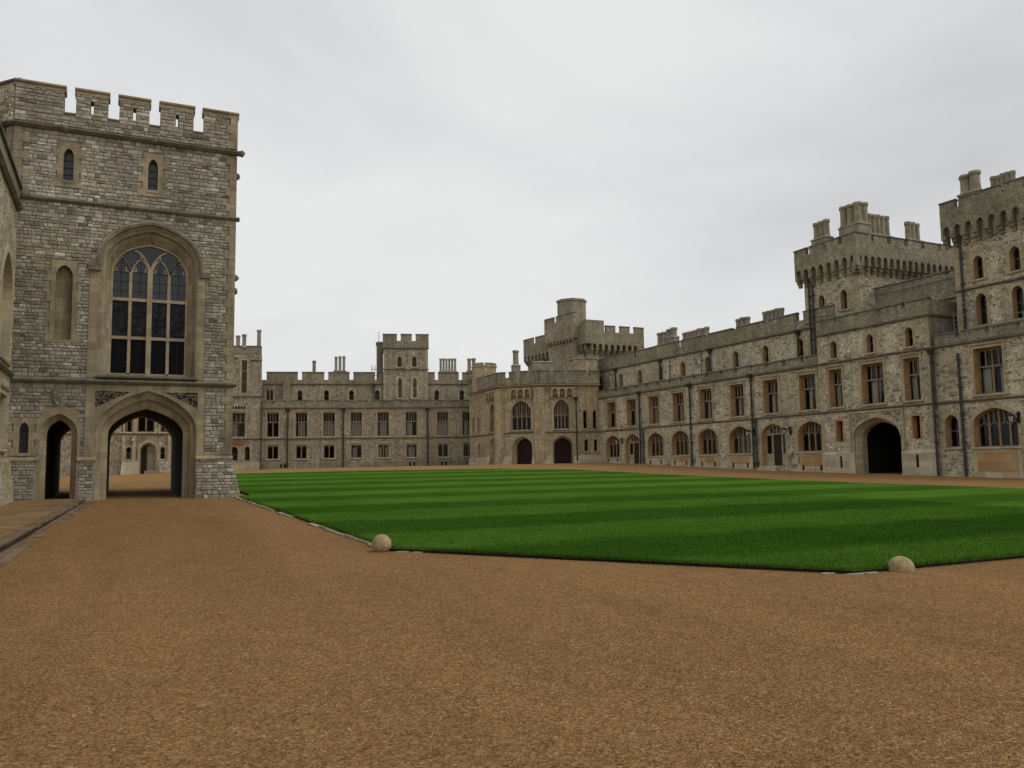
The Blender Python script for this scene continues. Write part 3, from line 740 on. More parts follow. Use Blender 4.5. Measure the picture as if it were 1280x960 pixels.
for i, x in enumerate(xs4[1:-1]):
    wv = .1 if i == 1 else .062
    fr.box(x-wv, x+wv, y0-(.06 if i == 1 else 0), y1, 5.72, 10.3 if i == 1 else 10.15)
fr.plate(big_i, [arch(-.49, 2.39, 5.8, 10.05, 11.36, 14, .78, 2.6)], y0, y1, sides=False)
for z in (7.32, 8.97): fr.box(-.5, 2.4, y0-.01, y1, z-.065, z+.065)
def curve(a, b, bow, n=9):
    o = []
    for i in range(n+1):
        t = i/n; x = a[0]+(b[0]-a[0])*t; z = a[1]+(b[1]-a[1])*math.sin(t*math.pi/2)**bow; o.append((x, z))
    return o
# sub-arches of the two pairs and the heads of the four lights
fr.ribbon(curve((.95, 10.25), (.32, 11.1), .8), .08, y0, y1); fr.ribbon(curve((.95, 10.25), (1.58, 11.1), .8), .08, y0, y1)
for l, r in zip(xs4[:-1], xs4[1:]):
    c = (l+r)/2
    fr.ribbon(curve((l, 10.1), (c, 10.72), .9), .055, y0+.01, y1); fr.ribbon(curve((r, 10.1), (c, 10.72), .9), .055, y0+.01, y1)
    fr.ribbon([(c, 10.7), (c, min(AZ(c)-.05, 10.95))], .05, y0+.01, y1)
    for sg in (-1, 1):      # cusps
        fr.ribbon([(c+sg*.3, 10.2), (c+sg*.17, 10.22), (c+sg*.2, 10.36)], .045, y0+.03, y1-.03)
fr.ribbon(curve((.19, 10.1), (-.25, 10.75), .9), .05, y0+.01, y1); fr.ribbon(curve((1.71, 10.1), (2.15, 10.75), .9), .05, y0+.01, y1)
obj('tracery', fr.mesh('tracery', 'ashlar'), W_)
for i, (l, r) in enumerate(zip(xs4[:-1], xs4[1:])):  # pane rows coloured by what they reflect: dark, mottled trees, pale sky
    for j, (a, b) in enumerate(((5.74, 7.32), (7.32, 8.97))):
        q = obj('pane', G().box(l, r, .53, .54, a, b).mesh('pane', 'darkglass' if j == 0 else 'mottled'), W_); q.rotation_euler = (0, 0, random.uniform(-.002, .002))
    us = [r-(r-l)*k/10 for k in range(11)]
    obj('pane', G().prism([(l, 8.97), (r, 8.97)]+[(u, AZ(u)-.03) for u in us], .53, .54).mesh('pane', 'sky_grey'), W_)
ld = G()
for l, r in zip(xs4[:-1], xs4[1:]):
    c = (l+r)/2; ld.box(c-.012, c+.012, .515, .53, 9.0, 10.6)
    for z in (9.35, 9.75, 10.15, 8.45, 7.9, 6.8, 6.27): ld.box(l, r, .515, .53, z-.008, z+.008)
    ld.box(c-.008, c+.008, .515, .53, 5.8, 8.9)
obj('leading', ld.mesh('leading', 'iron'), W_)
obj('sill', G().exx([(.5, 5.53), (-.2, 5.53), (-.22, 5.6), (.5, 5.76)], -1.0, 2.9).mesh('sill', 'string'), W_)
B.part('room_back', G().box(-1.5, 3.4, .88, .895, 5.3, 12.6).mesh('room_back', 'inside'), F)
# carriage arch: mouldings, square frame and carved spandrels
fpoly = rect(-1.36, 3.23, 2.28, 5.25)
sur = G().plate([(-1.36, 2.28), (-.93, 2.28), (-.93, 2.3)]+arch(-.93, 2.9, .3, 3.35, 5.03, 12, .68)[2:][::-1]+[(2.9, 2.3), (2.9, 2.28), (3.23, 2.28), (3.23, 5.25), (-1.36, 5.25)], [[(-1.0, 4.28), (-.62, 4.5), (-.2, 4.72), (.3, 4.96), (-1.0, 4.99)], [(2.94, 4.28), (2.94, 4.99), (1.62, 4.97), (2.14, 4.72), (2.58, 4.5)]], -.05, 0, 0, 0)
A_ = B.part('carriage_arch', sur.mesh('carriage_arch', 'ashlar_t'), F)
mo = G().loft(ma_o, -.05, ma_o, .0)
steps = [(ma_o, 0), (ma_o, .08), (ma_m, .2), (ma_m, .34), (ma_i, .46), (ma_i, .76)]
for (a, ya), (b, yb) in zip(steps[:-1], steps[1:]): mo.loft(a, ya, b, yb)
mo.f = [f for f in mo.f if not all(mo.v[i][2] < .35 for i in f)]; mo.m = [0]*len(mo.f)
obj('arch_moulding', mo.mesh('arch_moulding', 'ashlar_t'), A_)
for tri in ([(-1.0, 4.28), (-.62, 4.5), (-.2, 4.72), (.3, 4.96), (-1.0, 4.99)], [(2.94, 4.28), (2.94, 4.99), (1.62, 4.97), (2.14, 4.72), (2.58, 4.5)]):
    sp = G().prism(tri, -.012, 0, back=False)
    x0, x1 = min(p[0] for p in tri), max(p[0] for p in tri)
    for _ in range(170):      # carved leaves
        x, z = random.uniform(x0, x1), random.uniform(4.3, 4.98)
        if inside((x, z), tri):
            a = random.uniform(0, 6.28); l, wv = random.uniform(.05, .085), random.uniform(.018, .03); c, s = math.cos(a), math.sin(a)
            q = [(x+c*l, z+s*l), (x-s*wv, z+c*wv), (x-c*l, z-s*l), (x+s*wv, z-c*wv)]
            sp.add([(u, -.014, v) for u, v in q]+[(x, -.05, z)], [(0, 1, 4), (1, 2, 4), (2, 3, 4), (3, 0, 4)], 1)
    obj('spandrel', sp.mesh('spandrel', ['iron', 'ashlar_t']), A_)
# foot arch, niche, lights, shield
sur = G().plate(toothed(-2.96, -1.6, 2.3, 3.2, .06, .2)[:0]+[(-3.08, 2.3), (-2.96, 2.3)]+do_o[2:][::-1]+[(-1.6, 2.3), (-1.5, 2.3), (-1.5, 3.6), (-1.75, 4.28), (-2.8, 4.28), (-3.08, 3.6)], [], -.04, 0)
D_ = B.part('foot_arch', sur.mesh('foot_arch', 'ashlar_t'), F)
mo = G()
for (a, ya), (b, yb) in zip([(do_o, -.04), (do_o, .12), (do_i, .3)], [(do_o, .12), (do_i, .3), (do_i, .52)]): mo.loft(a, ya, b, yb)
mo.f = [f for f in mo.f if not all(mo.v[i][2] < .35 for i in f)]; mo.m = [0]*len(mo.f)
obj('arch_moulding', mo.mesh('arch_moulding', 'ashlar_t'), D_)
surs = []
N_ = B.part('niche', G().plate(toothed(-2.6, -1.97, 6.92, 10.34, .16, .3, .42), [ni], -.045, 0).plate(arch(-2.6, -1.97, 7.05, 9.6, 10.14, 8, .8), [], .34, .36, 0, 0).mesh('niche', 'ashlar_t'), F)
for (h, u0, u1, z0, z1) in ((la[0], -2.48, -2.1, 13.72, 15.3), (la[1], .74, 1.13, 13.72, 15.3), (sl_, -3.65, -3.32, 2.46, 3.85)):
    w_ = B.part('window', G().plate(toothed(u0, u1, z0-.3 if z0 > 5 else z0-.12, z1, .2, .38, .32), [h], -.045, 0).mesh('window', 'ashlar_t'), F)
    obj('pane', G().prism(h, .25, .26).mesh('pane', 'sky_grey'), w_)
    bars = G()
    for k in range(1, 4): bars.box(u0, u1, .225, .25, z0+k*.3-.012, z0+k*.3+.012)
    obj('glazing_bar', bars.mesh('glazing_bar', 'iron'), w_)
    obj('sill', G().exx([(.2, z0-.12), (-.07, z0-.12), (-.07, z0-.06), (.2, z0)], u0-.06, u1+.06).mesh('sill', 'ashlar_t'), w_)
sh = [(-2.55, 5.03), (-2.55, 4.68), (-2.5, 4.5), (-2.35, 4.4), (-2.2, 4.5), (-2.15, 4.68), (-2.15, 5.03)]
g = G().prism(sh[::-1], -.11, 0)
for x in (-2.45, -2.35, -2.25): g.box(x-.02, x+.02, -.135, -.11, 4.52, 5.0)
B.part('shield', g.mesh('shield', 'parapet'), F)
# string courses, bosses, plinths
string_course(B, F, XL, XR+.12, 5.26, .27, .2); string_course(B, F, XL, XR+.15, 12.72, .22, .17); string_course(B, F, XL-.05, XR+.16, ZT, .26, .26, name='cornice')
def boss(me_name='carved_boss'):
    g = G(); n = 7
    for zz, rr in ((-.17, .07), (-.1, .17), (0, .2), (.1, .15), (.17, .05)):
        pass
    rings = []
    for zz, rr in ((-.15, .04), (-.08, .11), (.02, .14), (.09, .11), (.15, .04)):
        rings.append([(rr*math.cos(6.283*i/n)*random.uniform(.75, 1.25), rr*math.sin(6.283*i/n)*random.uniform(.8, 1.3), zz) for i in range(n)])
    for a, b in zip(rings[:-1], rings[1:]): g.add(a+b, [(i, (i+1) % n, n+(i+1) % n, n+i) for i in range(n)])
    g.add(rings[-1], [list(range(n))]); return g.mesh(me_name, 'string')
for u in (-2.42, .93): B.part('carved_boss', boss(), F @ T(u, -.26, ZT+.08))
B.part('carved_boss', boss(), F @ T(XR+.2, -.1, ZT+.1)); B.part('carved_boss', boss(), F @ T(XR+.06, .3, 14.9))
B.part('carved_boss', boss(), F @ T(XR+.04, .2, 10.2)); B.part('carved_boss', boss(), F @ T(XR+.04, .2, 9.6))
PL = [(XL+.1, -2.96), (-1.6, -.93), (2.9, XR)]
for i, (a, b) in enumerate(PL):
    bx = .42 if i == 2 else 0.0
    g = G().frus((a, b+bx, -.34, .3), (a, b+.02, -.1, .3), .2, 2.12).exx([(.2, 2.12), (-.16, 2.12), (-.16, 2.18), (0, 2.32), (.2, 2.32)], a, b+.03, 1)
    B.part('plinth', g.mesh('plinth', ['mortar', 'ashlar_t']), F)
# parapet: wall, five merlons with arrow loops, cornice shelf
B.part('parapet_wall', G().box(XL, XR, -.06, .44, ZT+.26, 16.55).mesh('parapet_wall', 'mortar'), F)
for a, b in ((-2.53, -2.09), (-.88, -.45), (.73, 1.17), (2.52, 2.96)):
    B.part('crenel_sill', G().exx([(-.12, 16.55), (-.12, 16.6), (.2, 16.68), (.5, 16.6), (.5, 16.55)], a, b).mesh('crenel_sill', 'ashlar_t'), F)
for i, (a, b) in enumerate(((XL, -2.53), (-2.09, -.88), (-.45, .73), (1.17, 2.52), (2.96, XR))):
    me = G().plate(rect(a, b, 16.55, 17.58), [rect((a+b)/2-.055, (a+b)/2+.055, 16.68, 17.22)] if 0 < i < 4 else [], -.06, .44, 0, 0, back=True).mesh('merlon', 'mortar')
    o = B.part('merlon', me, F)
    obj('coping', G().exx([(-.1, 17.46), (-.11, 17.52), (-.075, 17.58), (-.15, 17.64), (-.15, 17.7), (.19, 17.86), (.53, 17.7), (.52, 17.46)], a-.06, b+.06).mesh('coping', 'ashlar_t'), o)
quoins(B, F, XR+.006, 1, 2.34, ZT, .3, .46, -.055, 'ashlar_t'); quoins(B, F, XL, -1, 12.95, ZT, .34, .6, -.055, 'ashlar_t')
quoins(B, F, XR+.006, 1, ZT+.27, 17.56, .3, .46, -.115, 'ashlar_t')
# coursed stones of the front, one by one
forb = [rect(-1.36, 3.15, 5.45, 10.2), arch(-1.16, 3.09, 5.53, 10.25, 12.38, 14, .78, 2.6), rect(-1.36, 3.23, 2.2, 5.25), rect(-1.0, 2.95, 0, 5), rect(-3.05, -1.52, 0, 3.6), [(-3.05, 3.5), (-1.52, 3.5), (-1.78, 4.24), (-2.78, 4.24)],
        rect(-2.79, -1.79, 6.94, 10.3), rect(-2.74, -1.84, 13.45, 15.27), rect(.48, 1.39, 13.45, 15.27), rect(-3.9, -3.08, 2.36, 3.82), rect(XL, XR, 5.27, 5.5), rect(XL, XR, 12.74, 12.92), rect(XL, XR, ZT+.02, ZT+.24),
        rect(-2.52, -2.1, 16.5, 18), rect(-.87, -.46, 16.5, 18), rect(.74, 1.16, 16.5, 18), rect(2.53, 2.95, 16.5, 18), rect(-5, 5, 17.56, 18), rect(XL, XR, 2.12, 2.3), rect(XR-.32, XR, 2.3, 17.6), rect(XL, XL+.38, 12.95, ZT),
        rect(-1.56, -1.42, 16.66, 17.24), rect(.07, .21, 16.66, 17.24), rect(1.78, 1.92, 16.66, 17.24)]
stones = []
z = .46
while z < 17.5:
    h = random.uniform(.105, .19)
    for zz in (2.12, 2.3, 5.27, 5.5, 12.74, 12.92, ZT+.02, ZT+.24, 17.56):
        if z < zz-.02 < z+h+.08: h = zz-z
    if h < .07: z += h; continue
    us = np.arange(XL+.02, XR+.42, .03); free = []
    for u in us:
        lim = XR-.02 if z > 2.2 else XR+.4*(1-(z-.2)/1.92)
        free.append(u < lim and not any(inside((u, q), f) for f in forb for q in (z+.04, z+h*.5, z+h-.04)))
    i = 0
    while i < len(us):
        if not free[i]: i += 1; continue
        j = i
        while j < len(us) and free[j]: j += 1
        a, b = us[i]-.015, us[j-1]+.015; u = a
        while u < b-.02:
            wv = random.uniform(.13, .38)*(1.2 if h > .17 else .9)
            if b-(u+wv) < .12: wv = b-u
            stones.append((u, min(u+wv, b), z, z+h)); u += wv
        i = j
    z += h
def stone_geo(g, s, cols):
    a, b, c, d = s; e = .011; bv = min(.022, (b-a)*.2, (d-c)*.2); zm = (c+d)/2
    off = -.06 if zm > ZT+.2 else (-.34+.24*(zm-.2)/1.92 if zm < 2.12 else 0.0)
    tl = -.24/1.92 if zm < 2.12 else 0
    t = random.uniform(.018, .05); j = lambda k=.006: random.uniform(-k, k)
    a += e; b -= e; c += e; d -= e
    f = [(a, c), (b, c), (b, d), (a, d)]
    r0 = [(u+j(), off+.004-tl*0+(.24*(zz-zm)/1.92 if zm < 2.12 else 0), zz+j()) for u, zz in f]
    r1 = [(u, off-t*.55+(.24*(zz-zm)/1.92 if zm < 2.12 else 0), zz) for (u, _, zz) in r0]
    f2 = [(a+bv, c+bv), (b-bv, c+bv), (b-bv, d-bv), (a+bv, d-bv)]
    r2 = [(u+j(), off-t+j(.005)+(.24*(zz-zm)/1.92 if zm < 2.12 else 0), zz+j()) for u, zz in f2]
    g.add(r0+r1+r2, [(0, 1, 5, 4), (1, 2, 6, 5), (2, 3, 7, 6), (3, 0, 4, 7), (4, 5, 9, 8), (5, 6, 10, 9), (6, 7, 11, 10), (7, 4, 8, 11), (8, 9, 10, 11)])
    v = min(1, max(0, random.gauss(.54, .21))); wm = random.random()**2
    cols += [(v, wm, 0, 1)]*12
stones.sort(key=lambda s: -(s[1]-s[0])*(s[3]-s[2]))
for s in stones[:300]:
    g = G(); c = []; stone_geo(g, s, c); B.part('stone', g.mesh('stone', 'stone', tint=c), F)
g = G(); c = []
for s in stones[300:]: stone_geo(g, s, c)
o = B.part('coursed_stones', g.mesh('coursed_stones', 'stone', tint=c), F); o['kind'] = 'stuff'
# canted stair turret at the tower's left corner
Fc = frame((XL-2.4, YT+2.6), (XL, YT)); Lc = dist((XL-2.4, YT+2.6), (XL, YT))
hl = arch(Lc-1.3, Lc-.85, 13.6, 14.6, 15.0, 7, .8)
B.part('corner_wall', G().plate(rect(0, Lc, .3, ZT), [hl], 0.004, .4, 0, 1).mesh('corner_wall', ['rubble', 'ashlar_t']), Fc)
B.part('corner_parapet', G().box(0, Lc, -.06, .4, ZT+.26, 17.58).mesh('corner_parapet', 'rubble'), Fc)
B.part('corner_coping', G().exx([(-.14, 17.58), (-.15, 17.68), (.19, 17.86), (.53, 17.68), (.52, 17.58)], 0, Lc+.03).mesh('corner_coping', 'coping'), Fc)
string_course(B, Fc, 0, Lc, ZT, .26, .26, name='cornice'); quoins(B, Fc, Lc, 1, 12.95, ZT, .3, .5, -.03, 'ashlar_t')
w_ = B.part('window', G().plate(toothed(Lc-1.3, Lc-.85, 13.4, 15.2, .15, .28, .3), [hl], -.04, 0).mesh('window', 'ashlar_t'), Fc); obj('pane', G().prism(hl, .25, .26).mesh('pane', 'sky_grey'), w_)

# ------------------------------------------------------------------ wing running from the tower towards the camera
B = Bld('side_wing', (-8, 28, .3), 'stone side wing with pale framed windows at the far left edge beside the gate tower', 'building')
XW = -4.02; F = frame((XW, 14), (XW, YT)); Lw = YT-14
ops = []
for uc in (Lw-2.35, Lw-8.0, Lw-13.6, Lw-19):
    ops.append(window(B, F, 'big', uc, 5.95, 2.9, 4.0, .45, pale='pale')); ops.append(window(B, F, 'cross', uc, 2.6, 2.5, 2.0, .45, pale='pale', blind=.5))
B.part('wall', G().plate(rect(0, Lw-.05, .1, 12.2), ops, 0, .5, 0, 1).mesh('wall', ['rubble', 'pale']), F)
B.part('wing_body', G().box(0, Lw-.05, 1.2, 7, .1, 12.0).mesh('wing_body', 'inside'), F)
string_course(B, F, 0, Lw-.26, 5.42, .22, .16); string_course(B, F, 0, Lw-.3, 12.1, .22, .2, name='cornice')
B.part('parapet_wall', G().box(0, Lw-.1, -.05, .4, 12.32, 13.1).mesh('parapet_wall', 'parapet'), F)
B.part('coping', G().exx([(-.14, 13.1), (-.14, 13.2), (.18, 13.34), (.5, 13.2), (.5, 13.1)], 0, Lw-.1).mesh('coping', 'coping'), F)
B.part('plinth', G().exx([(.1, .1), (-.4, .1), (-.14, 2.1), (0, 2.25), (.1, 2.25)], 0, Lw-.36).mesh('plinth', 'rubble'), F)

# ------------------------------------------------------------------ porch building seen through the carriage arch
B = Bld('courtyard_porch', (2, 88, 1.35), 'small buttressed stone porch with arched doorway seen through the carriage arch', 'porch')
F = frame((-6, 86), (9.4, 86)); k = 86/72
def px(u): return u*k+6
def pz(z): return 1.65+(z-1.65)*k
dr = arch(px(1.36), px(2.6), 1.2, pz(3.25), pz(3.95), 9, .85); dri = arch(px(1.46), px(2.45), 1.2, pz(3.2), pz(3.76), 9, .85)
ops = [dr]
for c in (.57, 3.04, -1.0): ops.append(window(B, F, 'lancet', px(c), pz(2.63), .44, 1.18, .3))
ops.append(window(B, F, 'cross', px(1.78), pz(4.78), 1.5, 2.6, .35)); ops.append(window(B, F, 'cross', px(.4), pz(4.78), .9, 2.2, .35)); ops.append(window(B, F, 'cross', px(3.2), pz(4.78), .9, 2.2, .35))
B.part('wall', G().plate(rect(0, 15.4, 1.1, 10.5), ops, 0, .5, 0, 1, rev=False).mesh('wall', ['rubble_far', 'ashlar']), F)
mo = G()
for h in ops[1:]: mo.loft(h, 0, h, .5)
for (a, ya), (b, yb) in zip([(dr, -.1), (dr, .1)], [(dr, .1), (dri, .5)]): mo.loft(a, ya, b, yb)
mo.plate(arch(px(1.2), px(2.76), 1.2, pz(3.3), pz(4.15), 9, .85), [dr], -.1, 0)
B.part('door_surround', mo.mesh('door_surround', 'ashlar'), F)
dd = B.part('door', G().box(px(1.4), px(1.9), .5, .56, 1.2, pz(3.76)).mesh('door', 'redwood'), F); obj('door_leaf', G().box(px(1.92), px(2.5), .8, .86, 1.2, pz(3.7)).mesh('door_leaf', 'pale'), dd)
B.part('room_back', G().box(.2, 15, 1.6, 1.62, 1.1, 10).mesh('room_back', 'inside'), F)
string_course(B, F, 0, 15.4, pz(4.58), .14, .14)
for c in (.95, .2, 3.5): B.part('buttress', G().box(px(c)-.14, px(c)+.14, -.25, 0, 1.2, pz(4.5)).box(px(c)-.1, px(c)+.1, -.18, 0, pz(4.68), 9.5).mesh('buttress', 'ashlar'), F)
B.part('plinth', G().frus((px(.1)-.1, px(1.3), -.5, 0), (px(.1), px(1.28), -.3, 0), 1.2, pz(2.45)).mesh('plinth', 'pale'), F)
B.part('plinth', G().frus((px(2.75), px(4.3), -.5, 0), (px(2.76), px(4.3), -.3, 0), 1.2, pz(2.45)).mesh('plinth', 'rubble_far'), F)
B.part('ramp', G().exx([(-.6, 1.2), (-3.4, 1.2), (-.6, 1.72)], px(1.7), px(2.9)).mesh('ramp', 'kerb'), F)
B.part('roof', G().box(0, 15.4, .5, 8, 10.3, 10.5).mesh('roof', 'roof'), F)
B.part('side_wall', G().box(15.2, 15.4, .5, 8, 1.1, 10.3).box(0, .2, .5, 8, 1.1, 10.3).mesh('side_wall', 'rubble_far'), F)
lp = Bld('wall_lamp', (px(.84)-6, 85.7, pz(4.0)), 'small white globe lamp on the porch seen through the carriage arch', 'lamp')
g = G(); n = 8; rings = [[(.13*math.sin(t)*math.cos(6.283*i/n), .13*math.sin(t)*math.sin(6.283*i/n), .13*math.cos(t)) for i in range(n)] for t in np.linspace(.15, 3.0, 6)]
for a, b in zip(rings[:-1], rings[1:]): g.add(a+b, [(i, n+i, n+(i+1) % n, (i+1) % n) for i in range(n)])
lp.part('globe', g.mesh('globe', 'lampglass', True), T(px(.84)-6, 85.7, pz(4.13)))
lp.part('bracket', G().tube((0, 0, .12), (0, .3, .2), .02).mesh('bracket', 'iron'), T(px(.84)-6, 85.7, pz(4.13)))

# ------------------------------------------------------------------ the east range across the far side
E0, E1 = (15.5, 106.4), (40.8, 99.0)
F = frame(E0, E1); LE = dist(E0, E1)+.3
B = Bld('east_range', (28, 103, 1.6), 'long battlemented two storey stone range across the far side of the lawn', 'building')
ops = []
for i, c in enumerate((1.59, 5.04, 8.43, 11.78, 15.15, 18.7, 22.69, 25.94)):
    ops.append(window(B, F, 'cross', c, 5.68, 1.46, 3.05, .3, blind=0 if i == 0 else .58))
    ops.append(window(B, F, 'two', c+.03, 2.95, 1.34, 1.65, .28, blind=.8 if i in (3, 4, 5) else 0))
vents = []
for c in (2.9, 18.81, 22.85, 26.1):
    for d_ in (-.24, .24): vents.append(rect(c+d_-.13, c+d_+.13, 1.85, 2.3))
B.part('wall', G().plate(rect(-.3, LE, 1.3, 9.2), ops, 0, .4, 0, 1).mesh('wall', ['rubble_far', 'ashlar']), F)
B.part('plinth', G().plate(rect(.1, LE, 1.3, 2.5), vents, -.1, .0, 0, 1).exx([(0, 2.5), (-.1, 2.5), (0, 2.62)], .1, LE).mesh('plinth', ['parapet', 'inside']), F)
for v in vents: B.part('vent', G().box(v[0][0], v[1][0], -.03, -.02, v[0][1], v[2][1]).mesh('vent', 'inside'), F)
B.part('range_body', G().box(.1, LE, 1.3, 9, 1.3, 9.1).mesh('range_body', 'inside'), F)
B.part('walkway', G().box(.1, LE, .3, 1.4, 9.1, 9.2).mesh('walkway', 'roof'), F)
string_course(B, F, .1, LE, 5.36, .18, .13); string_course(B, F, .1, LE, 9.18, .2, .17)
parapet(B, F, .1, LE, 9.38, 9.75, 10.3, 1.66, .36)
Fa = F @ T(0, 1.3, 0); aops = []
for c in (4.7, 8.0, 11.15, 14.4, 22.05, 25.3): aops.append(window(B, Fa, 'lancet', c, 10.2, .62, 1.45, .25))
aops.append(window(B, Fa, 'two', 1.0, 10.3, .9, 1.4, .2))
B.part('attic_wall', G().plate(rect(-1.2, LE+.5, 9.2, 12.35), aops, 0, .4, 0, 1).mesh('attic_wall', ['rubble_far', 'ashlar']), Fa)
B.part('attic_back', G().box(.1, LE, 1.0, 7, 9.2, 12.2).mesh('attic_back', 'inside'), Fa)
string_course(B, Fa, .1, LE+.5, 12.3, .18, .16, name='cornice')
B.part('parapet_wall', G().box(-1.2, LE+.5, -.05, .3, 12.48, 12.95).mesh('parapet_wall', 'parapet'), Fa)
for a, b in ((.6, 4.4), (4.95, 7.7), (8.22, 10.87), (11.37, 14.05), (14.55, 15.3), (20.9, 21.8), (22.25, 24.92), (25.4, 27.0)):
    merlon(B, Fa, (a+b)/2, b-a, 12.95, .9, .35)
B.part('stair_wall', G().box(2.7, 3.5, -.6, 0, 9.4, 12.9).mesh('stair_wall', 'parapet'), Fa)
for u in (3.4, 10.2, 20.75): downpipe(B, F, u, 1.85, 8.7, .1)
for u in (14.0,): downpipe(B, Fa, u, 9.6, 12.0, .07)
chimney(B, Fa, 6.05, 6.6, 1.6, 12.3, 14.0, 15.6, 1); chimney(B, Fa, 8.85, 10.35, 1.6, 12.3, 14.3, 16.15, 3, two=True, r=.2)
chimney(B, Fa, 22.5, 24.8, 1.6, 12.3, 14.3, 15.95, 6, r=.19); chimney(B, Fa, 26.2, 27.4, 1.6, 12.3, 14.4, 16.0, 2, r=.3)
# square tower rising behind the range
B = Bld('square_tower', (33, 103.5, 9.2), 'square battlemented tower with slit windows rising above the far range', 'tower')
Ft = F @ T(0, .95, 0); tops = []
for c in (17.25, 19.15): tops.append(window(B, Ft, 'lancet', c, 14.6, .6, 1.35, .25)); tops.append(window(B, Ft, 'tall', c+.05, 10.6, .6, 2.6, .25, pale='pale'))
B.part('wall', G().plate(rect(15.2, 20.9, 9.2, 17.0), tops, 0, .4, 0, 1).box(15.2, 20.9, .9, 6, 9.2, 17).mesh('wall', ['rubble_far', 'ashlar']), Ft)
B.part('side_wall', G().box(15.2, 15.5, .41, .9, 9.2, 17).box(20.6, 20.9, .41, .9, 9.2, 17).mesh('side_wall', 'rubble_far'), Ft)
string_course(B, Ft, 15.1, 21.0, 14.2, .18, .13); string_course(B, Ft, 15.05, 21.05, 16.95, .2, .16, name='cornice')
quoins(B, Ft, 15.19, -1, 10.4, 16.9, .3, .5); quoins(B, Ft, 20.91, 1, 10.4, 16.9, .3, .5)
B.part('parapet_wall', G().box(15.1, 21, -.05, .3, 17.15, 18.0).box(15.1, 15.4, .3, 6, 17.15, 18).box(20.7, 21, .3, 6, 17.15, 18).mesh('parapet_wall', 'parapet'), Ft)
for a, b in ((15.1, 16.9), (17.4, 18.82), (19.34, 21.0)): merlon(B, Ft, (a+b)/2, b-a, 18.0, .8, .35)
B.part('stair_turret', G().box(14.3, 15.15, 1.2, 4, 9.2, 17.9).frus((14.2, 15.2, 1.1, 4), (14.4, 15.1, 1.3, 4), 17.9, 18.1).mesh('stair_turret', 'parapet'), Ft)
ld_ = G()
for z in (12.8, 13.6, 14.4): ld_.tube((13.6, 1.0, z), (14.4, 1.0, z), .035)
for u in (13.7, 14.1): ld_.tube((u, 1.0, 12.2), (u, 1.0, 14.9), .035)
ld_.tube((14.6, 1.3, 18), (14.6, 1.3, 19.4), .03)
B.part('aerial_rack', ld_.mesh('aerial_rack', 'iron'), Ft)
# block closing the range at the left, just right of the gate tower
B = Bld('corner_block', (12, 107, 1.5), 'tall plain stone block with slim chimneys between gate tower and far range', 'building')
Fb = F @ T(0, -.5, 0); ops = []
ops.append(window(B, Fb, 'cross', -2.75, 5.7, 2.2, 3.0, .35, blind=.55)); ops.append(window(B, Fb, 'lancet', -1.35, 2.8, .62, 1.75, .3)); ops.append(window(B, Fb, 'lancet', -2.9, 2.8, .9, 1.75, .3))
sr = rect(-2.16, -1.52, 11.15, 15.2); ops.append(sr)
B.part('wall', G().plate(rect(-7, .15, 1.2, 16.0), ops, 0, .4, 0, 1).box(-.2, .15, .41, .8, 1.2, 16).box(-7, -1.4, 1.2, 7, 1.2, 15.8).mesh('wall', ['rubble_far', 'ashlar']), Fb)
w_ = B.part('window', G().plate(rect(-2.4, -1.28, 11.0, 15.45), [sr], -.05, 0).mesh('window', 'ashlar'), Fb)
for a in (11.15, 12.52, 13.87): obj('pane', G().box(-2.16, -1.52, .3, .312, a, a+1.33).mesh('pane', 'glass'), w_)
obj('frame', G().box(-2.16, -1.52, .26, .34, 12.46, 12.54).box(-2.16, -1.52, .26, .34, 13.83, 13.91).mesh('frame', 'ashlar'), w_)
for z in (5.36, 10.6): string_course(B, Fb, -7, .25, z, .2, .15)
string_course(B, Fb, -7, -2.6, 15.4, .2, .15); string_course(B, Fb, -1.1, .3, 15.1, .2, .15, name='cornice')
B.part('oriel_base', G().frus((-3.6, -1.9, -.1, 0), (-3.9, -1.7, -.5, 0), 4.75, 5.36).mesh('oriel_base', 'reveal'), Fb)
B.part('tracery_panel', G().box(-3.3, -1.5, -.03, 0, 9.1, 9.6).mesh('tracery_panel', 'ashlar'), Fb)
g = G()
for i in range(5): g.prism(arch(-3.2+i*.33, -2.95+i*.33, 9.15, 9.35, 9.55, 4, .8), -.034, -.03, back=False)
B.part('panel_opening', g.mesh('panel_opening', 'inside'), Fb)
B.part('plinth', G().box(-7, .2, -.12, 0, 1.2, 2.6).mesh('plinth', 'pale'), Fb)
B.part('parapet_wall', G().box(-7, .15, -.05, .35, 16.0, 16.45).mesh('parapet_wall', 'parapet'), Fb)
merlon(B, Fb, -.75, 1.7, 16.45, .45, .4); merlon(B, Fb, -3.2, 2.0, 16.45, .45, .4)
for u, zt, yv in ((-2.1, 18.6, 1.2), (-2.85, 18.5, 1.2), (-.25, 19.2, .8)): chimney(B, Fb, u-.3, u+.3, yv, 15.8, 17.0, zt, 1, r=.3)
downpipe(B, Fb, .3, 1.5, 10, .08, False)

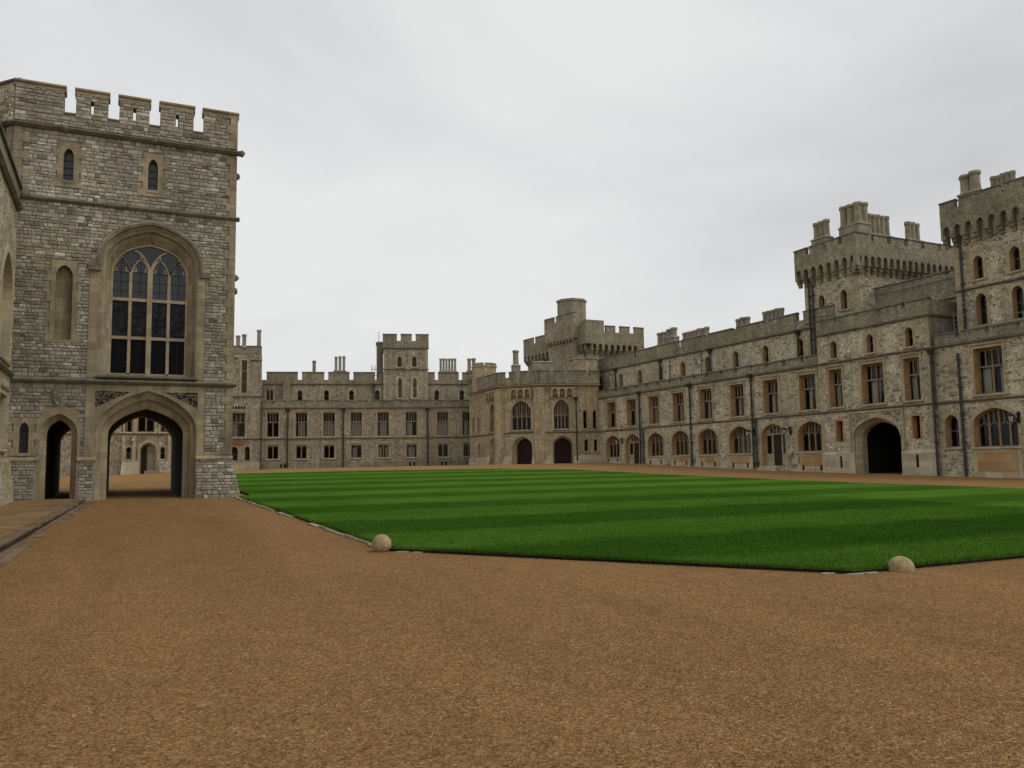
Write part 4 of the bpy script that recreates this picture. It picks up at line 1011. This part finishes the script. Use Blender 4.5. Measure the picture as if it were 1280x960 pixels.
# ------------------------------------------------------------------ the canted corner entrance
VP = [(39.99, 97.6), (39.95, 92.26), (39.9, 88.18), (43.27, 84.37), (47.57, 83.13), (50.1, 82.55)]
B = Bld('corner_entrance', (45, 88, 1.8), 'canted corner entrance block with two dark arched doorways and traceried windows', 'building')
ZC = 10.75; fl = [(VP[i], VP[i+1]) for i in range(5)]
B.part('inner_core', G().add([(x+1.3, y+1.3, z) for z in (1.5, 12.0) for x, y in VP+[(50, 99)]], [list(range(7))[::-1], list(range(7, 14))]+[(i, (i+1) % 7, 7+(i+1) % 7, 7+i) for i in range(7)]).mesh('inner_core', 'inside'))
spec = {0: [('lancet', 3.1, 5.7, .6, 2.0), ('lancet', 3.2, 3.1, .6, 1.4), ('lancet', 1.4, 5.7, .6, 2.0)],
        1: [('big', 2.15, 5.75, 1.9, 3.35)], 2: [('big', 2.75, 5.75, 2.45, 3.4)], 3: [('big', 2.55, 5.8, 1.85, 3.4)],
        4: [('lancet', .85, 5.8, .48, 2.1), ('lancet', 2.0, 5.8, .48, 2.1), ('lancet', .92, 3.2, .48, 1.4), ('lancet', 2.05, 3.2, .44, 1.4)]}
doors = {1: (2.15, 1.6), 2: (2.85, 2.45), 3: (2.6, 2.45)}
for i, (a, b) in enumerate(fl):
    Ff = frame(a, b); Ln = dist(a, b); ops = [window(B, Ff, k_, c, z, w_, h, .35) for k_, c, z, w_, h in spec[i]]
    if i in doors:
        c, w_ = doors[i]; do = arch(c-w_/2, c+w_/2, 1.5, 3.85, 5.05, 9, .7); di = arch(c-w_/2+.3, c+w_/2-.05, 1.5, 3.8, 4.8, 9, .7) if i != 1 else arch(c-w_/2+.2, c+w_/2-.2, 1.5, 3.8, 4.8, 9, .7)
        ops.append(do)
    B.part('wall', G().plate(rect(0, Ln, 1.5, ZC), ops, 0, .45, 0, 1).mesh('wall', ['rubble_warm', 'ashlar']), Ff)
    if i in doors:
        sg = G().plate(arch(c-w_/2-.3, c+w_/2+.3, 1.5, 3.85, 5.32, 9, .7), [do], -.05, 0).loft(do, 0, di, .42).loft(di, .42, di, 1.0)
        sg.f = [f for f in sg.f if not all(sg.v[k_][2] < 1.55 for k_ in f)]; sg.m = [0]*len(sg.f)
        dd = B.part('doorway', sg.mesh('doorway', 'ashlar'), Ff)
        l, r = c-w_/2+.2, c+w_/2; mid = (l+r)/2
        for x0, x1 in ((l, mid-.01), (mid+.01, r)):
            lf = G().box(x0, x1, .8, .86, 1.5, 4.85)
            for kk in range(4): lf.box(x0+.06+(x1-x0)*kk/4, x0+(x1-x0)*(kk+1)/4-.02, .77, .8, 1.7, 3.6)
            obj('door_leaf', lf.mesh('door_leaf', 'redwood'), dd)
        # blind triple arcade under the cornice
        for kk in (-1, 0, 1):
            cc = c+kk*.85; aw = .62
            ao = arch(cc-aw/2, cc+aw/2, 9.75, 10.1, 10.42, 6, .85)
            bo = B.part('corbel_arch', G().plate(rect(cc-.425, cc+.425, 9.68, 10.55), [arch(cc-aw/2, cc+aw/2, 9.68, 10.08, 10.42, 6, .85)], -.36, 0, back=False).mesh('corbel_arch', 'ashlar'), Ff)
        for kk in (-1.5, -.5, .5, 1.5): B.part('corbel', cached('ecorb', lambda: G().box(-.11, .11, -.36, 0, 9.45, 9.676).box(-.09, .09, -.2, 0, 9.25, 9.446).mesh('corbel', 'ashlar')), Ff @ T(c+kk*.85, 0, 0))
        # dressed strips either side of the bay
        for u in (c-w_/2-.62, c+w_/2+.42): B.part('pilaster_strip', G().box(u-.26, u+.26, -.03, 0, 2.77, 9.6).mesh('pilaster_strip', 'ashlar'), Ff)
    string_course(B, Ff, -.05, Ln+.05, 5.34, .2, .14); string_course(B, Ff, -.1, Ln+.1, ZC, .25, .4, 'ashlar', 'cornice')
    parapet(B, Ff, -.02, Ln+.02, ZC+.25, 11.85, 12.6, 1.6, .55, y=-.3, mat='parapet')
    segs = [(0, Ln)] if i not in doors else [(0, doors[i][0]-doors[i][1]/2), (doors[i][0]+doors[i][1]/2, Ln)]
    for s0, s1 in segs: B.part('plinth', G().frus((s0, s1, -.35, 0), (s0, s1, -.06, 0), 1.5, 2.75).mesh('plinth', 'pale'), Ff)
for i in (2, 3):
    a = VP[i]; Ff = frame(*fl[i]); ph = 0
    B.part('pier', G().cyl(0, .25, 1.6, ZC-.2, .72, .72, 8).mesh('pier', 'rubble_warm'), Ff)
for (x, y, zt, rr) in ((41.0, 95.0, 14.3, 1.5), (49.3, 84.5, 14.3, 1.7)):
    g = G().cyl(x, y, 10.9, zt-.35, rr, rr, 8).cyl(x, y, zt-.35, zt-.2, rr+.12, rr+.12, 8)
    t = B.part('turret', g.mesh('turret', 'rubble_warm'))
    for kk in range(8):
        an = .39+6.283*(kk+.5)/8; obj('merlon', G().box(-.42, .42, -.15, .15, 0, .35).mesh('merlon', 'parapet'), t, T(x+math.cos(an)*rr*.88, y+math.sin(an)*rr*.88, zt-.2) @ Matrix.Rotation(an+math.pi/2, 4, 'Z'))
chimney(B, Matrix(), 44.0, 44.9, 93.0, 11, 14.2, 16.0, 1, r=.42)
chimney(B, frame((46.2, 92), (49.2, 91.4)), 0, 2.6, 0, 11, 14.6, 14.75, 1, r=.1)
downpipe(B, frame(*fl[3]), 4.25, 1.9, 9.0, .08)

# ------------------------------------------------------------------ the large machicolated tower behind the corner
B = Bld('machicolated_tower', (62, 105, 1.8), 'big grey machicolated keep tower with octagonal turret rising behind the corner entrance', 'tower')
Q = [(56.41, 113.73), (58.42, 98.57), (66.9, 98.3), (66.9, 113.7)]
for i in range(2):
    Ff = frame(Q[i], Q[i+1]); Ln = dist(Q[i], Q[i+1])
    B.part('wall', G().box(.3, Ln-.3, .0, .5, 1.8, 18.6).mesh('wall', 'rubble_far'), Ff)
    machicolation(B, Ff, 0, Ln, 16.9, 18.2, 20.0, 21.0, 16 if i == 0 else 9, .75, 5 if i == 0 else 4, .8)
B.part('tower_core', G().add([(*p, z) for z in (1.8, 19.0) for p in Q], [(3, 2, 1, 0), (4, 5, 6, 7), (0, 1, 5, 4), (1, 2, 6, 5), (2, 3, 7, 6), (3, 0, 4, 7)]).mesh('tower_core', 'rubble_far'))
Ff = frame(Q[0], Q[1]) @ T(1.3, 0, 0)
B.part('stair_block', G().box(6.0, 12.4, -1.2, .5, 12, 19.2).box(5.5, 12.6, -1.55, .6, 19.35, 22.1).mesh('stair_block', 'rubble_far'), Ff)
for i in range(9): B.part('corbel', cached('qcorb', lambda: G().box(-.2, .2, -.35, 0, 18.95, 19.35).mesh('corbel', 'parapet')), Ff @ T(6.1+.76*i, -1.2, 0))
for a, b in ((5.5, 7.6), (8.4, 10.2), (10.8, 12.6)): merlon(B, Ff, (a+b)/2, b-a, 22.1, .75, .4, -1.55)
B.part('turret', G().cyl(59.2, 104.6, 17, 25.3, 2.1, 2.1, 8).cyl(59.2, 104.6, 25.3, 25.6, 2.25, 2.25, 8).mesh('turret', 'chimney'))
F2 = frame(Q[1], Q[2]); B.part('link_wall', G().box(-.9, 2.0, -.8, .8, 18.3, 21.6).mesh('link_wall', 'parapet'), F2)

# ------------------------------------------------------------------ the south range along the right
XS = 50.0
def us(y): return 82.5-y
F = frame((XS, 82.5), (XS, 20))
B = Bld('south_range', (54, 66, 1.2), 'long two storey stone range with attic, tall windows and arched ground floor on the right', 'building')
UE = us(48.7)
ops = []
for i, y in enumerate((79.76, 75.68, 71.52, 67.32, 63.03, 58.6, 54.31, 50.1)):
    ops.append(window(B, F, 'cross', us(y), 5.78, 1.78, 2.85, .5, pale='ashlar', blind=.56))
    if i in (1, 6):
        w_ = 2.85; c = us(y-.05); do = arch(c-w_/2, c+w_/2, 1.7 if i == 1 else 1.35, 3.75, 4.86, 9, .85); ops.append(do)
        zb = 1.7 if i == 1 else 1.35
        dd = B.part('doorway', G().plate(arch(c-w_/2-.22, c+w_/2+.22, zb, 3.75, 5.1, 9, .85), [do], -.035, 0).mesh('doorway', 'ashlar'), F)
        fr = G().plate(arch(c-w_/2, c+w_/2, zb, 3.75, 4.86, 9, .85), [rect(c-w_/2+.12, c-.62, zb+1.0, 3.9), rect(c+.62, c+w_/2-.12, zb+1.0, 3.9), rect(c-.5, c+.5, zb, 3.95), rect(c-.85, c-.5, 4.06, 4.5), rect(c-.42, c-.04, 4.06, 4.66), rect(c+.04, c+.42, 4.06, 4.66), rect(c+.5, c+.85, 4.06, 4.5)], .42, .55, back=True, sides=False)
        obj('frame', fr.mesh('frame', 'ashlar'), dd)
        lf = G().box(c-.5, c+.5, .5, .56, zb, 3.95)
        for kk in range(4): lf.box(c-.46+.24*kk, c-.26+.24*kk, .48, .5, zb+.1, 3.8)
        o = obj('door_leaf', lf.mesh('door_leaf', 'wood'), dd); 
        for l, r, z0, z1 in ((c-w_/2+.1, c-.6, zb+.95, 3.92), (c+.6, c+w_/2-.1, zb+.95, 3.92), (c-.9, c+.9, 4.02, 4.7)): obj('pane', G().box(l, r, .5, .512, z0, z1).mesh('pane', 'glass'), dd)
        obj('step', G().box(c-.8, c+.8, -.6, .4, zb-.5, zb-.01).box(c-1.1, c+1.1, -.95, -.61, zb-.5, zb-.16).mesh('step', 'pale'), dd)
    else: ops.append(window(B, F, 'arched', us(y-.12), 2.44, 2.82, 2.42, .5))
    # pale apron panels under the ground floor windows, stained orange
    if i not in (1, 6):
        c = us(y-.12); ga = float(gz(XS, y))
        B.part('apron', G().box(c-1.6, c+1.6, -.05, 0, ga-.3, 2.25).mesh('apron', 'pale'), F)
        if i > 2: B.part('apron_panel', G().box(c-1.25, c+1.25, -.065, -.05, ga+.45, 2.2).mesh('apron_panel', 'apron'), F)
        for s_ in (-.95, .95): B.part('vent', G().box(c+s_-.1, c+s_+.1, -.075, -.055, ga+.12, ga+.55).mesh('vent', 'inside'), F)
B.part('wall', G().plate(rect(0, UE, .3, 9.2), ops, 0, .6, 0, 1).mesh('wall', ['rubble', 'reveal']), F)
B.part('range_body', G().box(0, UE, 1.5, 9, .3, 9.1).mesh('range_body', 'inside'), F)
B.part('walkway', G().box(0, UE, .35, 1.6, 9.1, 9.2).mesh('walkway', 'roof'), F)
B.part('round_relief', G().plate([(us(51.9)+.62*math.cos(t), 1.85+.62*math.sin(t)) for t in np.linspace(0, 6.1, 18)], [[(us(51.9)+.42*math.cos(t), 1.85+.42*math.sin(t)) for t in np.linspace(0, 6.1, 18)]], -.09, -.0).mesh('round_relief', 'parapet'), F)
string_course(B, F, 0, UE, 5.34, .19, .14); string_course(B, F, 0, UE, 9.14, .22, .2)
parapet(B, F, 0, UE, 9.36, 9.72, 10.2, 2.0, .5)
Fa = F @ T(0, 1.5, 0); aops = []
for y in (83.0, 79.95, 76.1, 72.2, 68.35, 64.4, 60.3, 56.35, 52.2): 
    if us(y)+.8 > .6: aops.append(window(B, Fa, 'lancet', us(y), 10.45, .72, 1.5, .3))
B.part('attic_wall', G().plate(rect(-2.5, UE+.5, 9.2, 12.65), aops, 0, .45, 0, 1).mesh('attic_wall', ['rubble', 'reveal']), Fa)
B.part('attic_back', G().box(-2.5, UE, 1.1, 7, 9.2, 12.6).mesh('attic_back', 'inside'), Fa)
string_course(B, Fa, -2.5, UE+.4, 12.55, .22, .2, name='cornice')
parapet(B, Fa, -2.5, UE+.4, 12.77, 13.45, 14.25, 4.05, .8)
for u in (8.5, 17.2, 25.9): downpipe(B, F, u, float(gz(XS, 82.5-u))+.1, 8.9, .085)
for u in (9.05, 26.3): downpipe(B, F, u, float(gz(XS, 82.5-u))+.1, 5.3, .08, False)
for u in (1.6, 10.4, 18.6, 30.2): downpipe(B, Fa, u, 10.2, 12.2, .08)
for u in (12.1, 17.3): downpipe(B, Fa, u, 9.4, 12.5, .04, False)
Fr = F @ T(0, 5, 0)
chimney(B, Fr, 5.1, 6.8, 0, 12.7, 15.0, 16.35, 2, r=.42); chimney(B, Fr, 6.9, 8.5, 0, 12.7, 15.6, 16.55, 2, r=.4)
chimney(B, Fr, 9.7, 14.1, 0, 12.7, 14.9, 15.75, 7, r=.3); chimney(B, Fr, 18.4, 20.3, 0, 12.7, 14.8, 15.8, 3, r=.33); chimney(B, Fr, 22.2, 24.9, 0, 12.7, 14.8, 15.85, 5, r=.3)

# gatehouse block with the carriage gateway
B = Bld('gatehouse', (54, 43.5, .5), 'three storey stone gatehouse with a dark carriage gateway on the right', 'building')
F = frame((XS-.25, 82.5), (XS-.25, 20)); U0, U1 = us(48.6), us(38.55)
ops = []
ops.append(window(B, F, 'cross1', us(46.96), 5.78, 1.28, 2.9, .5, blind=.56)); ops.append(window(B, F, 'cross', us(43.48), 5.78, 1.95, 2.95, .5, blind=.56)); ops.append(window(B, F, 'cross1', us(40.12), 5.78, 1.28, 2.95, .5, blind=.56))
for y in (46.98, 43.53, 40.15): ops.append(window(B, F, 'lancet', us(y), 9.56, .62, 1.35, .35))
gc = us(43.34); go = arch(gc-2.05, gc+2.05, .1, 3.3, 4.72, 14, .8); gi = arch(gc-1.75, gc+1.75, .1, 3.25, 4.45, 14, .8)
ops.append(go)
for y in (46.81, 40.01): ops.append(rect(us(y)-.31, us(y)+.31, 3.12, 4.67))
B.part('wall', G().plate(rect(U0, U1, .1, 11.5), ops, 0, .5, 0, 1).mesh('wall', ['rubble', 'reveal']), F)
for y in (46.81, 40.01):
    w_ = B.part('window', G().plate(toothed(us(y)-.31, us(y)+.31, 3.12, 4.85, .08, .16, .3), [rect(us(y)-.31, us(y)+.31, 3.12, 4.67)], -.03, 0).mesh('window', 'reveal'), F); obj('pane', G().box(us(y)-.31, us(y)+.31, .45, .46, 3.12, 4.67).mesh('pane', 'glass'), w_)
B.part('gate_body', G().box(U0, gc-2.0, 1.3, 4, .1, 11.4).box(gc+2.0, U1, 1.3, 4, .1, 11.4).box(gc-2.0, gc+2.0, 1.3, 4, 5.2, 11.4).mesh('gate_body', 'inside'), F)
B.part('gate_passage', G().box(gc-2.0, gc-1.9, .5, 14, .1, 5).box(gc+1.9, gc+2.0, .5, 14, .1, 5).box(gc-1.9, gc+1.9, .5, 14, 4.9, 5).box(gc-1.9, gc+1.9, 13.9, 14, .1, 4.9).mesh('gate_passage', 'passage'), F)
sp = G().plate([(gc-2.3, 2.3), (gc-2.05, 2.3)]+go[2:][::-1]+[(gc+2.05, 2.3), (gc+2.25, 2.3), (gc+2.25, 5.3), (gc-2.3, 5.3)], [], -.06, 0).loft(go, -.06, go, 0).loft(go, 0, gi, .4).loft(gi, .4, gi, .9)
sp.f = [f for f in sp.f if not all(sp.v[i][2] < .15 for i in f)]; sp.m = [0]*len(sp.f)
ga_ = B.part('gateway_arch', sp.mesh('gateway_arch', 'ashlar'), F)
fm = G().box(gc-2.42, gc-2.3, -.14, 0, 2.3, 5.3).box(gc+2.25, gc+2.37, -.14, 0, 2.3, 5.3).box(gc-2.3, gc+2.25, -.12, -.061, 5.16, 5.28)
obj('label_frame', fm.mesh('label_frame', 'ashlar'), ga_)
fm = G().ribbon(arch(gc-2.12, gc+2.12, .1, 3.35, 4.82, 14, .8)[2:], .12, -.14, -.061)
obj('hood_mould', fm.mesh('hood_mould', 'ashlar'), ga_)
for s_ in (-1, 1):
    lf = G()
    for _ in range(60):
        x, z = gc+s_*random.uniform(.6, 2.1), random.uniform(4.0, 5.1)
        if z > archz(x, gc-2.3, gc+2.3, 3.4, 5.02, .8)+.0:
            a = random.uniform(0, 6.28); l, wv = random.uniform(.08, .16), random.uniform(.03, .05); c, s = math.cos(a), math.sin(a)
            q = [(x+c*l, z+s*l), (x-s*wv, z+c*wv), (x-c*l, z-s*l), (x+s*wv, z-c*wv)]
            lf.add([(u, -.062, v) for u, v in q]+[(x, -.12, z)], [(0, 1, 4), (1, 2, 4), (2, 3, 4), (3, 0, 4)])
    obj('spandrel_carving', lf.mesh('spandrel_carving', 'string'), ga_)
gt = G()
for kk in range(18): gt.tube((gc-1.85+kk*.215, 6, .3), (gc-1.85+kk*.215, 6, 2.2), .025, 5)
for z in (.6, 1.4, 2.1): gt.box(gc-1.9, gc+1.9, 5.97, 6.03, z-.03, z+.03)
B.part('iron_gate', gt.mesh('iron_gate', 'iron'), F)
for a, b in ((U0, gc-2.06), (gc+2.06, U1)):
    pl = B.part('plinth', G().box(a, b, -.12, 0, .1, 2.15).exx([(0, 2.15), (-.12, 2.15), (0, 2.32)], a, b).mesh('plinth', 'pale'), F)
    c = us(46.7) if a == U0 else us(40.0)
    obj('arrow_slit', G().box(c-.1, c+.1, -.126, -.121, 1.12, 2.0).mesh('arrow_slit', 'inside'), pl)
string_course(B, F, U0, U1+.05, 5.34, .19, .14); string_course(B, F, U0, U1+.05, 9.14, .2, .17); string_course(B, F, U0, U1+.1, 11.4, .2, .18, name='cornice')
B.part('parapet_wall', G().box(U0, U1, -.05, .4, 11.6, 12.3).mesh('parapet_wall', 'parapet'), F)
n_ = 5; pg = (U1-U0+.3)/n_
for i in range(n_): merlon(B, F, U0+pg*i+(pg-.3)/2, pg-.3, 12.3, .33, .4)
quoins(B, F, U0+.002, -1, 2.4, 11.4, .3, .5); quoins(B, F, U1-.002, 1, 2.4, 11.4, .3, .5)
Fs_ = frame((XS-.25, 38.55), (54.2, 38.55))
B.part('side_wall', G().box(.01, 4.45, -.004, .4, 5, 11.5).box(.41, 4.45, -.05, .35, 11.6, 12.6).mesh('side_wall', ['parapet']), Fs_); string_course(B, Fs_, -.05, 4.45, 11.4, .2, .18, name='cornice')
B.part('roof', G().box(U0, U1, .4, 6, 11.35, 11.55).mesh('roof', 'roof'), F)
downpipe(B, F, U1+.12, .5, 8.7, .085)
Fl = F @ T(0, 3.2, 0)
B.part('link_wall', G().box(us(45.6), us(37.2), 0, .6, 11.5, 14.4).mesh('link_wall', 'parapet'), Fl)
parapet(B, Fl, us(45.6), us(37.2), 14.4, 14.75, 15.1, 2.1, .35); string_course(B, Fl, us(45.6), us(37.2), 12.9, .2, .15)

# the two machicolated towers of the gatehouse
def gate_tower(label, y0, y1, chim, side):
    B = Bld('machicolated_gate_tower', (57, (y0+y1)/2, 9), label, 'tower', 'machicolated towers beside the gatehouse')
    X0 = 51.5; F = frame((X0, y0), (X0, y1)); Ln = y0-y1; D = 10.2; ops = []
    for c, z0, w_, h in side: ops.append(window(B, F, 'lancet', c, z0, w_, h, .4))
    B.part('wall', G().plate(rect(0, Ln, 8.8, 17.6), ops, 0, .5, 0, 1).box(0, .4, .51, D, 8.8, 17.6).box(Ln-.4, Ln, .51, D, 8.8, 17.6).box(.4, Ln-.4, D-.4, D, 8.8, 17.6).box(.4, Ln-.4, 1.5, 1.6, 8.8, 17.6).box(.4, Ln-.4, .5, D-.5, 17.3, 17.5).mesh('wall', ['rubble', 'reveal']), F)
    quoins(B, F, .003, -1, 9.2, 16.3, .34, .6); quoins(B, F, Ln-.003, 1, 9.2, 16.3, .34, .6)
    string_course(B, F, -.1, Ln+.1, 12.95, .2, .15)
    machicolation(B, F, -.5, Ln+.5, 16.4, 17.45, 18.7, 19.4, round((Ln+1)/.8), .5, 4 if Ln < 6 else 6, .45)
    Fw = frame((X0, y1), (X0+D, y1)); machicolation(B, Fw, -.499, D+.499, 16.4, 17.45, 18.7, 19.4, 16, .498, 6, .45)
    string_course(B, Fw, -.1, D, 12.95, .2, .15)
    Fe = frame((X0+D, y0), (X0, y0)); B.part('parapet_wall', G().box(0, D, -.5, -.15, 17, 18.7).mesh('parapet_wall', 'parapet'), Fe)
    for f_, a, b, yv, zb, zt, nn, two in chim(F, Fw): chimney(B, f_, a, b, yv, 17.5, zb, zt, nn, two, r=(b-a)/nn/2*1.16)
    downpipe(B, F, .6, 9.4, 16.9, .08, False); 
    return B
t1 = gate_tower('left machicolated gate tower with three chimney clusters, above the carriage gateway', 51.4, 45.9,
    lambda F, Fw: [(F, .9, 2.5, .5, 20.0, 21.4, 3, False), (F, 3.9, 5.9, .7, 20.2, 21.85, 3, True), (Fw, 1.9, 4.4, .5, 19.6, 21.3, 5, False), (Fw, 6.4, 7.9, .5, 19.6, 21.1, 3, False)],
    [(51.4-49.6, 13.6, .64, 1.55), (51.4-47.31, 13.6, .64, 1.55)])
downpipe(t1, frame((51.5, 51.4), (51.5, 45.9)), .98, 9.4, 16.9, .08, False)
t2 = gate_tower('right machicolated gate tower cut by the right edge of the picture', 37.6, 29.6,
    lambda F, Fw: [(F, .45, 1.85, .6, 19.75, 21.1, 2, False), (F, 2.2, 3.9, 1.2, 19.4, 20.5, 5, False), (F, 5.2, 6.4, .6, 18.9, 20.1, 2, False)],
    [(1.72, 13.62, .7, 1.55), (4.24, 13.62, .7, 1.55), (1.75, 10.5, .75, 2.1), (4.24, 10.5, .75, 2.1), (6.8, 13.62, .7, 1.55)])

# two storey wing at the right edge
B = Bld('end_wing', (54, 31, .4), 'low two storey stone wing at the right edge with drainpipes', 'building')
F = frame((XS, 82.5), (XS, 14)); U0, U1 = us(38.5), us(20)
ops = [window(B, F, 'cross', us(34.64), 5.78, 1.95, 2.95, .5, blind=.56), window(B, F, 'arched', us(34.47), 2.4, 2.95, 2.45, .5), window(B, F, 'lancet', us(37.49), 2.44, 1.0, 2.15, .5),
       window(B, F, 'cross', us(29.5), 5.78, 1.95, 2.95, .5, blind=.56), window(B, F, 'arched', us(29.4), 2.4, 2.95, 2.45, .5)]
B.part('wall', G().plate(rect(U0, U1, .05, 9.2), ops, 0, .6, 0, 1).mesh('wall', ['rubble', 'reveal']), F)
B.part('wing_body', G().box(U0, U1, 1.45, 9, .05, 9.15).mesh('wing_body', 'inside'), F)
B.part('roof', G().box(U0, U1, .35, 9, 9.15, 9.25).mesh('roof', 'roof'), F)
string_course(B, F, U0, U1, 5.34, .19, .14); string_course(B, F, U0, U1, 9.14, .22, .18)
parapet(B, F, U0+.1, U1, 9.36, 9.7, 10.15, 2.05, .5)
for y in (34.47, 29.4):
    c = us(y); a = B.part('apron', G().box(c-1.62, c+1.62, -.05, 0, .1, 2.2).mesh('apron', 'pale'), F); obj('apron_panel', G().box(c-1.3, c+1.3, -.07, -.05, .85, 2.1).mesh('apron_panel', 'apron'), a)
B.part('plinth', G().box(U0, U0+2.9, -.04, 0, .1, 2.1).mesh('plinth', 'rubble'), F)
downpipe(B, F, us(36.6), .5, 8.6, .09, False)
# steel rail and service rack on the roof behind the parapet
rl = Bld('roof_railing', (51, 32.6, 9.25), 'thin steel safety railing on the roof of the right wing', 'railing')
g = G()
for z in (10.2, 10.75): g.tube((50.9, 33.9, z), (50.9, 29.5, z), .025)
for y in (33.8, 32.7, 31.6, 30.5): g.tube((50.9, y, 9.25), (50.9, y, 10.8), .025)
rl.part('rail', g.mesh('rail', 'steel'))
rk = Bld('roof_ladder', (50.95, 37.3, 9.25), 'galvanised ladder cage standing on the roof between gatehouse and right tower', 'ladder')
g = G()
for y in (37.2, 37.5): g.tube((50.9, y, 9.25), (50.9, y, 11.6), .022)
for z in np.arange(9.5, 11.6, .3): g.tube((50.9, 37.2, z), (50.9, 37.5, z), .014)
rk.part('rung', g.mesh('rung', 'steel'))
g = G()
for z in (11.3, 11.8, 12.1): g.tube((51.1, 37.0, z), (51.1, 36.0, z), .025)
for y in (36.0, 36.5, 37.0): g.tube((51.1, y, 10.6), (51.1, y, 12.1), .025)
rk.part('guard', g.mesh('guard', 'steel'))

# ------------------------------------------------------------------ wall lanterns
def lantern(y, z, label):
    B = Bld('wall_lantern', (XS-.05, y, z-.3), label, 'lantern', 'iron lanterns on the right hand range')
    M_ = T(XS, y, z)
    br = G().tube((0, 0, .1), (-.75, 0, .1), .03).tube((0, 0, -.3), (-.55, 0, .1), .025).box(-.06, 0, -.1, .1, -.4, .3)
    n = 10
    br.ribbon([], .02, 0, 0) if False else None
    B.part('bracket', br.mesh('bracket', 'iron'), M_)
    ln = B.part('lantern_glass', G().cyl(-.75, 0, -.35, .0, .1, .17, 6).mesh('lantern_glass', 'lampglass'), M_)
    fr = G().cyl(-.75, 0, .0, .03, .2, .2, 6).cyl(-.75, 0, .03, .2, .19, .04, 6).cyl(-.75, 0, -.4, -.35, .11, .11, 6)
    for i in range(6):
        a = .39+6.283*i/6; fr.tube((-.75+.1*math.cos(a), .1*math.sin(a), -.35), (-.75+.17*math.cos(a), .17*math.sin(a), .0), .018, 4)
    obj('lantern_frame', fr.mesh('lantern_frame', 'iron'), ln)
lantern(56.6, 4.3, 'black iron lantern left of the thick double drainpipe on the right range')
lantern(52.2, 4.25, 'black iron lantern right of the timber door near the gatehouse')
lantern(77.7, 4.25, 'far black iron lantern beside the first door of the right range')
lantern(32.9, 4.2, 'black iron lantern at the right edge beside the wide arched window')

# ------------------------------------------------------------------ stone balls at the lawn corners
def ball(x, y, r, sink, label, flat=1.0):
    import bmesh
    bm = bmesh.new(); bmesh.ops.create_icosphere(bm, subdivisions=4, radius=r)
    from mathutils import noise
    for v in bm.verts:
        d = v.co.normalized(); v.co = d*(r+.008*noise.noise(d*2.3+Vector((x, 0, 0)))+.003*noise.noise(d*9)); v.co.z *= flat
    me = bpy.data.meshes.new('stone_ball'); bm.to_mesh(me); bm.free(); me.polygons.foreach_set('use_smooth', [True]*len(me.polygons)); me.materials.append(MAT['ball'])
    o = obj('stone_ball', me); o.location = (x, y, float(gz(x, y))+r*flat-sink); tag(o, label, 'stone ball', 'stone balls at the lawn corners'); return o
ball(4.38, 15.0, .18, .05, 'round weathered stone ball at the near left corner of the lawn')
ball(10.13, 8.55, .18, .15, 'half sunken pale stone ball at the near right corner of the lawn')
